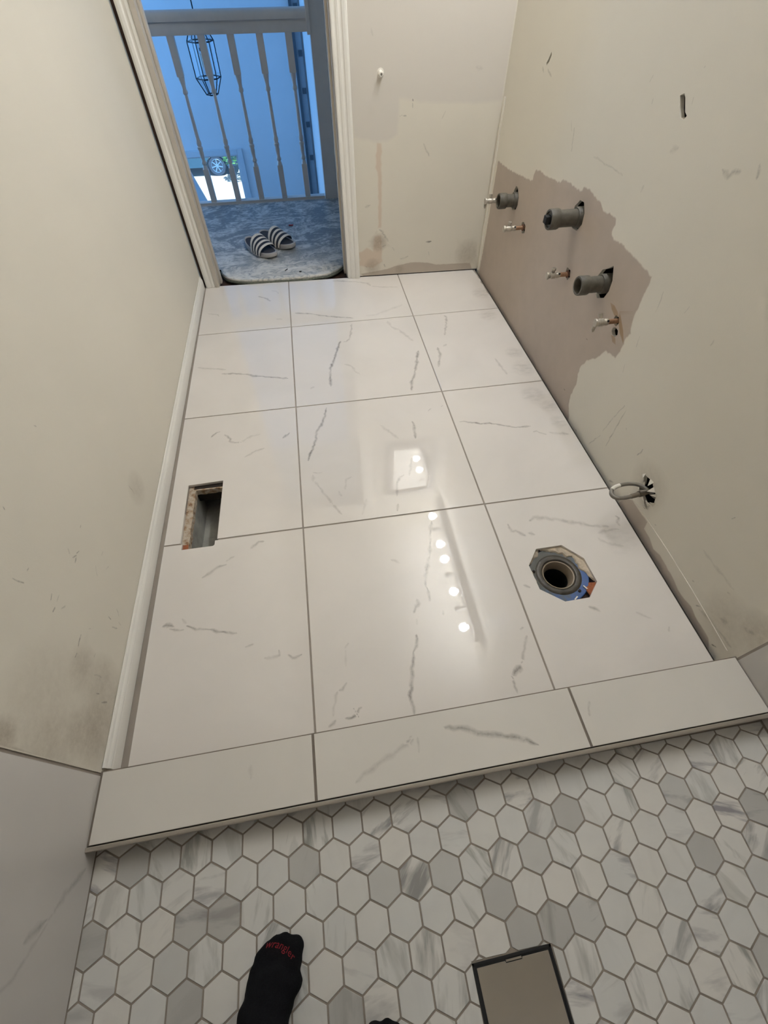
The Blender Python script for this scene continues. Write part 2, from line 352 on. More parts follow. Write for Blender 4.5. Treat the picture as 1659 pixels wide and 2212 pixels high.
# ------------------------------------------------------------------ materials
class NT:
    def __init__(s, name):
        s.m = bpy.data.materials.new(name); s.m.use_nodes = True
        s.t = s.m.node_tree; s.p = s.t.nodes['Principled BSDF']; s.out = s.t.nodes['Material Output']
    def n(s, typ, **kw):
        x = s.t.nodes.new(typ)
        for k, v in kw.items():
            if k.startswith('i_'):
                x.inputs[k[2:].replace('_', ' ')].default_value = v
            else: setattr(x, k, v)
        return x
    def l(s, a, b): s.t.links.new(a, b)
    def attr(s, name): return s.n('ShaderNodeAttribute', attribute_name=name).outputs['Fac']
    def coord(s, which='Object'): return s.n('ShaderNodeTexCoord').outputs[which]
    def noise(s, scale, detail=3, rough=0.55, vec=None, dist=0.0):
        x = s.n('ShaderNodeTexNoise'); x.inputs['Scale'].default_value = scale
        x.inputs['Detail'].default_value = detail; x.inputs['Roughness'].default_value = rough
        x.inputs['Distortion'].default_value = dist
        s.l(vec if vec is not None else s.coord(), x.inputs['Vector'])
        return x.outputs['Fac']
    def ramp(s, fac, stops):
        x = s.n('ShaderNodeValToRGB'); e = x.color_ramp.elements
        while len(e) < len(stops): e.new(0.5)
        for k, (pos, c) in enumerate(stops):
            e[k].position = pos; e[k].color = c if len(c) == 4 else (*c, 1)
        s.l(fac, x.inputs[0]); return x.outputs[0]
    def mix(s, fac, a, b, blend='MIX'):
        x = s.n('ShaderNodeMix', data_type='RGBA', blend_type=blend)
        for sock, val in ((x.inputs[0], fac), (x.inputs[6], a), (x.inputs[7], b)):
            if hasattr(val, 'links') or isinstance(val, bpy.types.NodeSocket): s.l(val, sock)
            else: sock.default_value = val
        return x.outputs[2]
    def math(s, op, a, b=None, clamp=False):
        x = s.n('ShaderNodeMath', operation=op, use_clamp=clamp)
        for i, val in enumerate((a, b)):
            if val is None: continue
            if isinstance(val, bpy.types.NodeSocket): s.l(val, x.inputs[i])
            else: x.inputs[i].default_value = val
        return x.outputs[0]
    def scaled(s, sc, which='Object', rot=(0, 0, 0)):
        x = s.n('ShaderNodeMapping'); x.inputs['Scale'].default_value = sc; x.inputs['Rotation'].default_value = rot
        s.l(s.coord(which), x.inputs['Vector']); return x.outputs[0]
    def bump(s, h, strength, dist=0.002):
        x = s.n('ShaderNodeBump'); x.inputs['Strength'].default_value = strength; x.inputs['Distance'].default_value = dist
        s.l(h, x.inputs['Height']); s.l(x.outputs[0], s.p.inputs['Normal'])
    def col(s, c):
        if isinstance(c, bpy.types.NodeSocket): s.l(c, s.p.inputs['Base Color'])
        else: s.p.inputs['Base Color'].default_value = c
        return s
    def surf(s, rough=0.5, metal=0.0, spec=0.5, coat=0.0):
        s.p.inputs['Roughness'].default_value = rough; s.p.inputs['Metallic'].default_value = metal
        s.p.inputs['Specular IOR Level'].default_value = spec; s.p.inputs['Coat Weight'].default_value = coat
        return s

def simple(name, c, rough=0.5, metal=0.0, var=0.06, scale=20.0, bump=0.0, bscale=200.0, spec=0.5):
    t = NT(name)
    d = tuple(x * (1 - var) for x in c[:3]) + (1,); u = tuple(min(1, x * (1 + var)) for x in c[:3]) + (1,)
    t.col(t.ramp(t.noise(scale, 4), [(0.3, d), (0.7, u)])).surf(rough, metal, spec)
    if bump: t.bump(t.noise(bscale, 3), bump)
    return t.m

def marble_tile(name, base, vein_col, rough, spec=0.5):
    t = NT(name)
    soft = t.noise(3.2, 4, 0.5, t.coord('Object'), 0.6)
    c = t.ramp(soft, [(0.35, tuple(x * 0.955 for x in base[:3]) + (1,)), (0.62, base)])
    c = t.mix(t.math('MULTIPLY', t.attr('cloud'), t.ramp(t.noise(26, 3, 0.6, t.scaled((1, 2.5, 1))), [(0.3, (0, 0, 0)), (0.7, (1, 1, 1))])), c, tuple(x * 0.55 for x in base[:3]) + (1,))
    brk = t.ramp(t.noise(75, 4, 0.7), [(0.28, (0.35, 0.35, 0.35)), (0.6, (1, 1, 1))])
    c = t.mix(t.math('MULTIPLY', t.attr('vein'), brk), c, vein_col)
    t.col(c).surf(rough, 0, spec)
    return t.m

M_TILE = marble_tile('polished_marble_tile', lin(224, 217, 209), lin(122, 113, 105), 0.018, 0.85)
M_CURB = marble_tile('curb_marble_tile', lin(214, 208, 198), lin(108, 100, 92), 0.22)
M_WALLTILE = marble_tile('shower_wall_marble', lin(205, 200, 194), lin(120, 115, 110), 0.18)
M_GROUT = simple('grout', lin(150, 140, 129), 0.9, bump=0.3)
M_CURBGROUT = simple('curb_grout', lin(122, 112, 100), 0.9, bump=0.3)
M_GROUTDARK = simple('grout_shower', lin(142, 132, 120), 0.9, bump=0.3)

def paint(name, base, bare, tint, dark=(70, 62, 54)):
    t = NT(name)
    big = t.noise(2.6, 3, 0.5)
    c = t.ramp(big, [(0.3, tuple(x * 0.955 for x in base[:3]) + (1,)), (0.7, base)])
    c = t.mix(t.attr('bare'), c, t.ramp(t.noise(14, 4), [(0.3, tuple(x * 0.94 for x in bare[:3]) + (1,)), (0.7, bare)]))
    c = t.mix(t.math('MULTIPLY', t.attr('tint'), 1.0), c, tint)
    c = t.mix(t.attr("grey"), c, lin(211, 204, 193))
    c = t.mix(t.math('MULTIPLY', t.attr('cloud'), t.math('ADD', t.noise(60, 4, 0.7), 0.1), True), c, lin(128, 112, 92))
    brk = t.ramp(t.noise(160, 4, 0.75), [(0.32, (0.25, 0.25, 0.25)), (0.6, (1, 1, 1))])
    c = t.mix(t.math('MULTIPLY', t.attr('vein'), brk), c, lin(*dark))
    t.col(c).surf(0.55, 0, 0.2)
    t.bump(t.math('ADD', t.noise(220, 2), t.math('MULTIPLY', t.attr('bare'), -2.0)), 0.12, 0.0012)
    return t.m
WALL_BASE = lin(221, 214, 199)
M_PAINT = paint('painted_wall', WALL_BASE, lin(186, 172, 157), lin(206, 182, 160))
M_PAINT_RIGHT = paint('painted_wall_bare', lin(223, 216, 201), lin(184, 170, 156), lin(160, 136, 108))
M_CEIL = simple('ceiling_paint', lin(226, 220, 208), 0.8, var=0.02)
M_TRIM = simple('white_trim_paint', lin(236, 232, 223), 0.38, var=0.02, scale=5)
M_TRIM2 = simple('jamb_paint', lin(196, 188, 176), 0.45, var=0.05, scale=9)
M_WOOD = simple('bare_dark_wood', lin(64, 43, 32), 0.8, var=0.25, scale=40)
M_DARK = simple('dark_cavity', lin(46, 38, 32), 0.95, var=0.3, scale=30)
M_BLACK = simple('black_gap', lin(16, 15, 15), 0.6, var=0.2)
M_STEEL = simple('brushed_steel', lin(186, 180, 170), 0.28, 1.0, var=0.05, scale=6)
M_TRIMMETAL = simple('satin_metal_edge', lin(178, 170, 158), 0.35, 0.6, var=0.04)
M_ABS = simple('grey_black_plastic_pipe', lin(86, 81, 70), 0.55, var=0.35, scale=38, bump=0.15)
M_ABSIN = simple('pipe_inside', lin(14, 13, 12), 0.7)
M_COPPER = simple('soldered_copper', lin(164, 128, 100), 0.4, 0.55, var=0.3, scale=60)
M_VALVE = simple('dull_nickel_valve', lin(178, 170, 156), 0.35, 0.35, var=0.18, scale=70)
M_RUST = simple('rust_stain', lin(96, 62, 44), 0.9, var=0.3, scale=90)
M_HOSE = simple('grey_tubing', lin(122, 116, 106), 0.45, var=0.05)
M_WHITE = simple('white_plastic', lin(232, 226, 214), 0.4, var=0.03)

# ------------------------------------------------------------------ bathroom floor
def mm(pts): return [(x / 1000, y / 1000) for x, y in pts]
VEINS = [(mm(p), w / 1000 * 1.4, s) for p, w, s in FLOOR_VEINS]
CLOUDS = [(mm(p), r / 1000, s) for p, r, s in FLOOR_CLOUDS]
OCT = [(0.717, -0.199), (0.801, -0.198), (0.850, -0.255), (0.854, -0.337), (0.810, -0.382), (0.735, -0.383), (0.677, -0.334), (0.674, -0.252)]
VENT = (-0.388, -0.272, -0.0225, 0.252)   # x0 x1 y0 y1
T = 0.6104
G = 0.0024

floor = setting('floor')
bed_out = [(XL, -0.64), (1.0545, -0.64), (1.0545, YB(1.05)), (0.33, YB(0.33)), (-0.38, YB(-0.38)), (XL, YB(XL))]
bed_holes = [[(-0.3885, -0.0235), (-0.2700, -0.0235), (-0.2700, 0.2530), (-0.3885, 0.2530)], offset_poly(OCT, -0.004)]
panel('grout_bed', bed_out, M_GROUT, lambda u, v: (u, v, -0.0022), bed_holes, depth=lambda u, v: (u, v, -0.012), parent=floor)
M_SUB = simple('subfloor_strip', lin(40, 33, 28), 0.95, var=0.3)
MB().box(1.0545, XR + 0.012, -0.64, YB(1.05), -0.03, -0.013).build('subfloor', M_SUB, floor)

xs = [-0.4357, 0.0, T, 1.0525]
xs_far = [-0.4465, 0.0, T, 1.0525]
ys = [-0.634, 0.0, T, 2 * T]
tiles = []
for r in range(4):
    for c in range(3):
        y0 = ys[r] + G
        def xl(y, c=c):
            if c: return xs[c] + G
            return xs[0] + (xs_far[0] - xs[0]) * (y + 0.62) / 2.3
        xr = xs[c + 1] - (G if c < 2 else 0)
        if r < 3: y1a = y1b = ys[r + 1] - G
        else: y1a, y1b = YB(xl(1.69)) - 0.001, YB(xr) - 0.001
        out = [(xl(y0), y0), (xr, y0), (xr, y1b), (xl(y1a), y1a)]
        holes = []
        if (c, r) == (0, 0):
            a, b, d, _ = VENT
            out = [(xl(y0), y0), (xr, y0), (xr, y1b), (b - 0.008, y1b), (b - 0.009, d + 0.004), (b - 0.013, d), (a + 0.006, d), (a + 0.006, y1b), (xl(y1a), y1a)]
        if (c, r) == (0, 1):
            a, b, _, e = VENT
            out = [(xl(y0), y0), (a, y0), (a - 0.001, e - 0.004), (b + 0.002, e), (b - 0.002, y0), (xr, y0), (xr, y1b), (xl(y1a), y1a)]
        if (c, r) == (2, 0): holes = [OCT]
        if (c, r) == (2, 3):   # chipped far corner edge
            e = [(xr - 0.004 * (k % 2) - 0.002 * (k % 3), 1.36 + 0.028 * k) for k in range(9)]
            out = [(xl(y0), y0), (xr, y0)] + e + [(xr - 0.012, y1b), (xl(y1a), y1a)]
        cx, cy = (out[0][0] + xr) / 2, (y0 + y1a) / 2
        def inside(p): return xl(p[1]) < p[0] < xr and y0 < p[1] < y1b
        st = [v for v in VEINS if sum(inside(p) for p in v[0]) >= max(2, len(v[0]) // 2)]
        cl = [v for v in CLOUDS if inside(v[0][0])]
        panel('floor_tile', out, M_TILE, lambda u, v: (u, v, 0.0), holes, st, clouds=cl, depth=lambda u, v: (u, v, -0.010), parent=floor, chamfer=0.0009)

# ------------------------------------------------------------------ raised shower curb
curb = thing('shower_curb', 'low white marble tiled curb between bathroom floor and hexagon shower floor', 'curb')
def cb(x): return -0.6275 + 0.0065 * (x - XL)          # back edge line
def cf(x): return -0.7705 + 0.0075 * (x - XL)          # front edge line
core = [(XL - 0.004, cb(XL) - 0.002), (XR, cb(XR) - 0.002), (XR, cf(XR) + 0.008), (XL - 0.004, cf(XL) + 0.008)]
MB().prism(core, lambda u, v: (u, v, -0.02), lambda u, v: (u, v, CURB_TOP - 0.0030)).build('core', M_CURBGROUT, curb)
CV = [(mm(p), w / 1000 * 1.4, s) for p, w, s in CURB_VEINS]
for x0, x1 in ((XL + 0.0055, -0.0015), (0.0045, 0.6155), (0.6215, XR - 0.006)):
    out = [(x0, cf(x0) + 0.0082), (x1, cf(x1) + 0.0082), (x1, cb(x1) - 0.0048), (x0, cb(x0) - 0.0048)]
    st = [v for v in CV if x0 < v[0][0][0] < x1]
    panel('curb_tile', out, M_CURB, lambda u, v: (u, v, CURB_TOP), (), st, depth=lambda u, v: (u, v, CURB_TOP - 0.01), parent=curb, chamfer=0.0008)
e = MB()
prof = [(0.0058, -0.009), (0.0058, 0.0), (0.0045, 0.0012), (0.001, 0.0012), (-0.0018, 0.0002), (-0.003, -0.0025), (-0.003, -0.009)]
e.prism(prof, lambda u, w: (XL, cf(XL) + u, CURB_TOP + w), lambda u, w: (XR, cf(XR) + u, CURB_TOP + w))
e.build('edge_trim', M_TRIMMETAL, curb, smooth=True, label='thin metal edge trim')
f = MB()
f.prism([(0.0, CURB_TOP - 0.009), (0.006, CURB_TOP - 0.009), (0.006, -0.02), (0.0, -0.02)], lambda u, z: (XL, cf(XL) + u, z), lambda u, z: (XR, cf(XR) + u, z))
f.build('front_face', M_CURB, curb)

# ------------------------------------------------------------------ shower floor of hexagon mosaic
shower = setting('shower_floor')
SX0, SX1, SY0, SY1 = -0.463, 1.062, -1.60, -0.762
MB().box(SX0 - 0.01, SX1 + 0.01, SY0, SY1 + 0.01, SHOWER_Z - 0.02, SHOWER_Z - 0.0016).build('grout_bed', M_GROUTDARK, shower)

t = NT('marble_hexagon')
oi = t.n('ShaderNodeObjectInfo')
wn = t.n('ShaderNodeTexWhiteNoise', noise_dimensions='3D'); t.l(oi.outputs['Location'], wn.inputs['Vector'])
sep = t.n('ShaderNodeSeparateColor'); t.l(wn.outputs['Color'], sep.inputs[0])
rot = t.n('ShaderNodeVectorRotate', rotation_type='Z_AXIS'); t.l(t.coord(), rot.inputs['Vector'])
t.l(t.math('MULTIPLY', t.math('SUBTRACT', sep.outputs[0], 0.25), 2.6), rot.inputs['Angle'])
off = t.n('ShaderNodeVectorMath', operation='MULTIPLY_ADD'); off.inputs[1].default_value = (1, 1, 1)
t.l(rot.outputs[0], off.inputs[0])
sc3 = t.n('ShaderNodeVectorMath', operation='SCALE'); sc3.inputs['Scale'].default_value = 7.3; t.l(wn.outputs['Color'], sc3.inputs[0]); t.l(sc3.outputs[0], off.inputs[2])
mp = t.n('ShaderNodeMapping'); mp.inputs['Scale'].default_value = (1.0, 0.22, 1.0); t.l(off.outputs[0], mp.inputs['Vector'])
band = t.noise(40, 4, 0.55, mp.outputs[0], 0.35)
streak = t.ramp(band, [(0.50, (0, 0, 0)), (0.66, (1, 1, 1))])
amount = t.ramp(sep.outputs[1], [(0.30, (0.06, 0.06, 0.06)), (0.62, (0.5, 0.5, 0.5)), (0.9, (0.95, 0.95, 0.95))])
whole = t.ramp(sep.outputs[2], [(0.78, (0, 0, 0)), (0.92, (1, 1, 1))])
warm = t.mix(sep.outputs[2], lin(219, 214, 205), lin(209, 208, 203))
cloudy = t.noise(22, 3, 0.5, off.outputs[0])
c = t.mix(t.math('MULTIPLY', cloudy, 0.28), warm, lin(176, 172, 168))
c = t.mix(t.math('MULTIPLY', streak, amount), c, t.mix(sep.outputs[0], lin(140, 140, 130), lin(140, 136, 138)))
c = t.mix(t.math('MULTIPLY', whole, 0.62), c, lin(160, 156, 149))
t.col(c).surf(0.3, 0, 0.45)
M_HEX = t.m

P = 0.0629; HS = P / sqrt(3); GAP = 0.0016
OX, OY = -0.2245, -0.862
def hexpoly(shrink=0.0):
    R = HS - shrink / cos(pi / 6)
    return [(R * sin(k * pi / 3), R * cos(k * pi / 3)) for k in range(6)]
def clip(poly, ax, val, keep_greater):
    out = []
    n = len(poly)
    for i in range(n):
        a, b = poly[i], poly[(i + 1) % n]
        ia = (a[ax] >= val) == keep_greater; ib = (b[ax] >= val) == keep_greater
        if ia: out.append(a)
        if ia != ib:
            q = (val - a[ax]) / (b[ax] - a[ax])
            out.append((a[0] + (b[0] - a[0]) * q, a[1] + (b[1] - a[1]) * q))
    return out
def hexmesh(poly):
    bot = poly; a = offset_poly(poly, 0.0007)
    n = len(poly)
    vs = [(x, y, -0.006) for x, y in bot] + [(x, y, -0.0006) for x, y in bot] + [(x, y, 0.0) for x, y in a]
    fs = [tuple(range(2 * n, 3 * n))]
    for k in (0, 1):
        fs += [(k * n + i, k * n + (i + 1) % n, (k + 1) * n + (i + 1) % n, (k + 1) * n + i) for i in range(n)]
    me = bpy.data.meshes.new('hexagon_tile'); me.from_pydata(vs, [], fs); me.materials.append(M_HEX)
    bm = bmesh.new(); bm.from_mesh(me); bmesh.ops.recalc_face_normals(bm, faces=bm.faces); bm.to_mesh(me); bm.free()
    return me
full = hexmesh(hexpoly(GAP)[::-1])
DR = (0.2625, 0.4190, -1.205, -1.0490)  # drain opening
rest = MB()
for r in range(-2, 16):
    cy = OY - r * 1.5 * HS
    for i in range(-6, 24):
        cx = OX + (i + (0.5 if r % 2 else 0.0)) * P
        poly = [(cx + x, cy + y) for x, y in hexpoly(GAP)[::-1]]
        w = poly
        for ax, val, g in ((0, SX0 + 0.003, True), (0, SX1 - 0.003, False), (1, SY1 - 0.001, False), (1, SY0 + 0.003, True)):
            if len(w) > 2: w = clip(w, ax, val, g)
        if len(w) < 3: continue
        pieces = [w]
        near = any(DR[0] < x < DR[1] and DR[2] < y < DR[3] for x, y in w) or (DR[0] - HS < cx < DR[1] + HS and DR[2] - HS < cy < DR[3] + HS)
        if near:      # cut round the square drain
            mid = clip(clip(w, 0, DR[0], True), 0, DR[1], False) if len(w) > 2 else []
            pieces = [clip(w, 0, DR[0], False), clip(w, 0, DR[1], True)]
            if len(mid) > 2: pieces += [clip(mid, 1, DR[3], True), clip(mid, 1, DR[2], False)]
            pieces = [q for q in pieces if len(q) > 2]
            if not pieces: continue
            if len(pieces) > 1 and r <= 10:
                m_ = MB()
                for q in pieces: m_.prism([(x - cx, y - cy) for x, y in q], lambda x, y: (x, y, -0.006), lambda x, y: (x, y, 0.0))
                m_.build('hexagon_tile', M_HEX, shower, loc=(cx, cy, SHOWER_Z))
                continue
            w = pieces[0]
        ar = abs(sum(w[k][0] * w[(k + 1) % len(w)][1] - w[(k + 1) % len(w)][0] * w[k][1] for k in range(len(w)))) / 2
        if ar < 4e-5: continue
        if r > 10:
            b = len(rest.v); n = len(w)
            rest.add([(x, y, SHOWER_Z) for x, y in w], [tuple(range(n))])
            continue
        whole_hex = ar > 0.985 * (1.5 * sqrt(3) * (HS - GAP / cos(pi / 6)) ** 2)
        me = full if whole_hex else hexmesh([(x - cx, y - cy) for x, y in w])
        link('hexagon_tile', me, shower, (cx, cy, SHOWER_Z + 0.00035 * fn(cx * 30, cy * 30)))
rest.build('hexagon_tile_rows', M_HEX, shower, kind='stuff')

# square floor drain
dr = thing('shower_drain', 'square brushed steel drain cover with black surround in hexagon tile floor', 'drain', (0.3408, -1.1272, SHOWER_Z), radians(1.2))
fr = MB(); s = 0.0765
for a in (0, 1, 2, 3):
    m = Matrix.Rotation(a * pi / 2, 4, 'Z')
    fr.box(-s, s, s - 0.0036, s, -0.012, 0.0012, m)
fr.build('frame', M_BLACK, dr)
MB().box(-s, s, -s, s, -0.0015, -0.0009).build('channel', M_BLACK, dr)
pl = [(-0.0692, -0.0692), (0.0692, -0.0692), (0.0692, 0.0692), (0.018, 0.0692), (0.018, 0.0662), (-0.014, 0.0662), (-0.014, 0.0692), (-0.0692, 0.0692)]
cvr = MB().prism(pl, lambda u, v: (u, v, -0.0008), lambda u, v: (u, v, 0.0014))
cvr.build('cover', M_STEEL, dr, bevel=0.0006)
MB().box(-0.013, 0.017, 0.0676, 0.0705, -0.0008, 0.0002).build('pull_tab', M_STEEL, dr)

# ------------------------------------------------------------------ walls of the bathroom
def strokes(tab): return [(mm(p), w / 1000, s) for p, w, s in tab]
left = setting('wall_left')
lo = [(-0.632, 0.0), (1.70, 0.0), (1.70, CEIL), (-0.632, CEIL)]
panel('drywall', lo, M_PAINT, lambda u, v: (XL, u, v), (), strokes(LEFT_SCUFFS), clouds=[(mm(p), r / 1000, s) for p, r, s in LEFT_CLOUDS] + [((( -0.52, 0.10),), 0.12, 0.5), (((-0.55, 0.30),), 0.14, 0.3)],
      depth=lambda u, v: (XL - 0.012, u, v), parent=left, grid=0.12)
def wall_tiles(parent, x, sgn, ytop, ybot):
    MB().box(min(x, x - sgn * 0.014), max(x, x - sgn * 0.014), ybot, ytop + 0.002, -0.03, CEIL).build('backer', M_GROUT, parent)
    y = ytop - 0.004; k = 0
    while y > ybot + 0.02:
        y0 = max(ybot, y - 0.61)
        for z0, z1 in ((SHOWER_Z + 0.002, 1.20), (1.204, CEIL)):
            out = [(y0, z0), (y, z0), (y, z1), (y0, z1)]
            st = []
            if k == 0 and z0 < 1:
                st = [([(-0.80, 0.05), (-0.83, 0.10), (-0.86, 0.13), (-0.885, 0.19)], 0.016, 0.5), ([(-0.86, 0.13), (-0.93, 0.2), (-0.95, 0.27)], 0.01, 0.3)] if sgn > 0 else [([(-0.72, 0.4), (-0.8, 0.5), (-0.9, 0.7)], 0.01, 0.4)]
            panel('wall_tile', out, M_WALLTILE, lambda u, v: (x + sgn * 0.0022, u, v), (), st, depth=lambda u, v: (x - sgn * 0.004, u, v), parent=parent, chamfer=0.0008)
        y = y0 - 0.003; k += 1
wall_tiles(left, XL - 0.0022, 1, -0.634, -1.60)

right = setting('wall_right')
bare = mm(RIGHT_BARE)
bare = [(1.592, 0.517)] + bare[1:] + [(0.352, -0.03), (1.612, -0.03), (1.60, 0.09), (1.594, 0.25)]
bare = ragged(bare, 0.006, 0.0045, 3.0)
strip = [(y, z) for y, z in mm(RIGHT_STRIP)]
strip = [(-0.055, -0.03), (-0.075, 0.030)] + [(y, max(z, 0.012)) for y, z in strip[3:]] + [(-0.60, -0.03)]
strip = ragged(strip, 0.012, 0.0025, 11.0)
def blob(poly, n=3): return ragged(poly, 0.006, 0.0015, 5.0)
PH1 = [(1.300, 0.492), (1.2735, 0.466), (1.268, 0.44), (1.280, 0.418), (1.315, 0.406), (1.336, 0.43), (1.336, 0.474), (1.320, 0.496)]
PH2 = [(0.734, 0.618), (0.711, 0.594), (0.7055, 0.562), (0.726, 0.536), (0.762, 0.531), (0.786, 0.56), (0.786, 0.592), (0.762, 0.616)]
PH3 = [(0.452, 0.538), (0.430, 0.502), (0.4275, 0.470), (0.440, 0.442), (0.474, 0.425), (0.512, 0.44), (0.519, 0.47), (0.500, 0.505), (0.474, 0.52)]
PHV2 = [(1.168, 0.409), (1.140, 0.402), (1.138, 0.376), (1.160, 0.368), (1.184, 0.376), (1.184, 0.402)]
PHV3 = [(0.712, 0.420), (0.686, 0.420), (0.676, 0.402), (0.686, 0.386), (0.712, 0.388), (0.718, 0.404)]
PHV4 = [(0.346, 0.435), (0.328, 0.436), (0.318, 0.424), (0.324, 0.409), (0.342, 0.408), (0.352, 0.42)]
PHX = [(0.325, 0.4065), (0.308, 0.4045), (0.302, 0.394), (0.309, 0.383), (0.326, 0.379), (0.337, 0.388), (0.336, 0.399)]
SLIT1 = [(1.243, 0.912), (1.236, 0.905), (1.247, 0.886), (1.262, 0.874), (1.268, 0.880), (1.256, 0.892)]
SLIT2 = [(0.452, 0.928), (0.440, 0.934), (0.430, 0.928), (0.410, 0.906), (0.398, 0.901), (0.404, 0.893), (0.420, 0.894), (0.436, 0.908)]
TORN = [(-0.082, 0.156), (-0.098, 0.128), (-0.094, 0.102), (-0.112, 0.098), (-0.133, 0.092), (-0.158, 0.082), (-0.160, 0.101), (-0.171, 0.118), (-0.160, 0.147), (-0.142, 0.152), (-0.118, 0.166)]
holes = [PH1, PH2, PH3, PHV2, PHV3, PHV4, PHX, SLIT1, SLIT2, TORN]
ro = [(-0.634, -0.03), (YB(XR), -0.03), (YB(XR), CEIL), (-0.634, CEIL)]
tints = [([(0.398, 0.449), (0.372, 0.452), (0.346, 0.446), (0.330, 0.436), (0.349, 0.428), (0.378, 0.437)], 0.003, 'tint', 0.9),
         ([(0.338, 0.452), (0.322, 0.442), (0.286, 0.418), (0.262, 0.395), (0.262, 0.388), (0.296, 0.404), (0.327, 0.430)], 0.003, 'tint', 1.0),
         ([(0.322, 0.387), (0.302, 0.379), (0.290, 0.366), (0.310, 0.364), (0.330, 0.376)], 0.003, 'tint', 0.8)]
panel('drywall', ro, M_PAINT_RIGHT, lambda u, v: (XR, u, v), holes, strokes(RIGHT_SCUFFS), [(bare, 0.005, 'bare', 1.0), (strip, 0.004, 'bare', 0.9)] + tints,
      clouds=[(((-0.12, 0.14),), 0.09, 0.35), (((-0.55, 0.10),), 0.10, 0.35), (((-0.60, 0.16),), 0.07, 0.5)],
      depth=lambda u, v: (XR + 0.012, u, v), parent=right, grid=0.12)
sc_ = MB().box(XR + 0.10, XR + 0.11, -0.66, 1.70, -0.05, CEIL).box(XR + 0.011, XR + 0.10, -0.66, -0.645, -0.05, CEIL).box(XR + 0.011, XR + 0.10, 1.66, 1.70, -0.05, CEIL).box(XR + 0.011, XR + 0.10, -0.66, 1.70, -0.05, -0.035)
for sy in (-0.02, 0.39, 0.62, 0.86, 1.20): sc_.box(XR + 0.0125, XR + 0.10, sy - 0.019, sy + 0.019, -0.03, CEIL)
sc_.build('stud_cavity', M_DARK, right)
# remains of the paint bead where a skirting used to sit, low along the wall
ridge = MB()
pr_ = [(-0.075, 0.058), (-0.2, 0.0615), (-0.3, 0.063), (-0.42, 0.060), (-0.52, 0.054), (-0.60, 0.047)]
ridge.tube([(XR - 0.0004, y, z) for y, z in pr_], 0.0014, 6)
ridge.build('paint_ridge', M_PAINT_RIGHT, right)
# flakes of torn board around the hose hole
random.seed(3)
fl = MB()
for k in range(11):
    q = TORN[k]; c = (-0.126, 0.124)
    d = Vector((q[0] - c[0], q[1] - c[1])).normalized()
    a = Vector(q) + d * 0.004; tip = Vector(q) - d * random.uniform(0.008, 0.022); sd = Vector((-d.y, d.x)) * random.uniform(0.006, 0.011)
    x1 = XR - random.uniform(0.003, 0.014)
    vs = [(XR + 0.001, *(a + sd)), (XR + 0.001, *(a - sd)), (x1, *(tip)), (XR + 0.004, *(a + sd)), (XR + 0.004, *(a - sd)), (x1 + 0.003, *tip)]
    fl.add(vs, [(0, 1, 2), (3, 5, 4), (0, 3, 4, 1), (1, 4, 5, 2), (2, 5, 3, 0)])
fl.build('torn_board', M_PAINT_RIGHT, right, kind='stuff')
wall_tiles(right, XR - 0.001, -1, -0.626, -1.60)

back = setting('wall_back')
DX0, DX1, DH = -0.392, 0.349, 2.05     # rough opening
bo = [(DX1, 0.004), (XR, 0.004), (XR, CEIL), (XL, CEIL), (XL, 0.0), (DX0, 0.0), (DX0, DH), (DX1, DH)]
cl_ = lambda poly: [(u, v) for u, v in poly]
panel('drywall', bo, M_PAINT, lambda u, v: (u, YB(u), v), (), strokes(BACK_SCUFFS),
      [(ragged(mm(BACK_GREY), 0.02, 0.004, 2.0), 0.016, 'grey', 1.0)] + [(ragged(mm(p), 0.015, 0.005, 8.0), 0.008, 'tint', 0.6) for p in BACK_PINK] + [(ragged(mm(p), 0.01, 0.002, 6.0), 0.004, 'bare', 0.85) for p in BACK_BASE],
      clouds=[(((0.505, 0.17),), 0.05, 0.8), (((0.47, 0.05),), 0.05, 0.6), (((0.62, 0.03),), 0.03, 0.4), (((1.0, 0.09),), 0.08, 0.5)],
      depth=lambda u, v: (u, YB(u) + 0.012, v), parent=back, grid=0.12)
hs = MB()
for x0, x1, z0, z1 in ((DX1, XR + 0.6, -0.02, CEIL), (-1.2, DX0, -0.02, CEIL), (DX0, DX1, DH, CEIL)):
    hs.box(x0, x1, 1.80, 1.812, z0, z1)
hs.build('hall_side', M_PAINT, back)
MB().box(XL + 0.003, -0.435, YB(-0.45) - 0.0015, YB(-0.45) + 0.002, 0.0, 2.06).build('wood_strip', M_WOOD, back, label='dark bare wood strip beside the door casing')
# ragged bead of filler down the far corner
bead = MB()
pts = [(XR - 0.001 - 0.004 * abs(fn(z * 9, 3)), YB(XR) - 0.030 - 0.006 * fn(z * 7, 1), z) for z in np.arange(0.012, 0.75, 0.03)]
bead.tube(pts, [0.006 + 0.002 * fn(p[2] * 22) for p in pts], 6)
bead.build('filler_bead', M_PAINT, back, smooth=True)

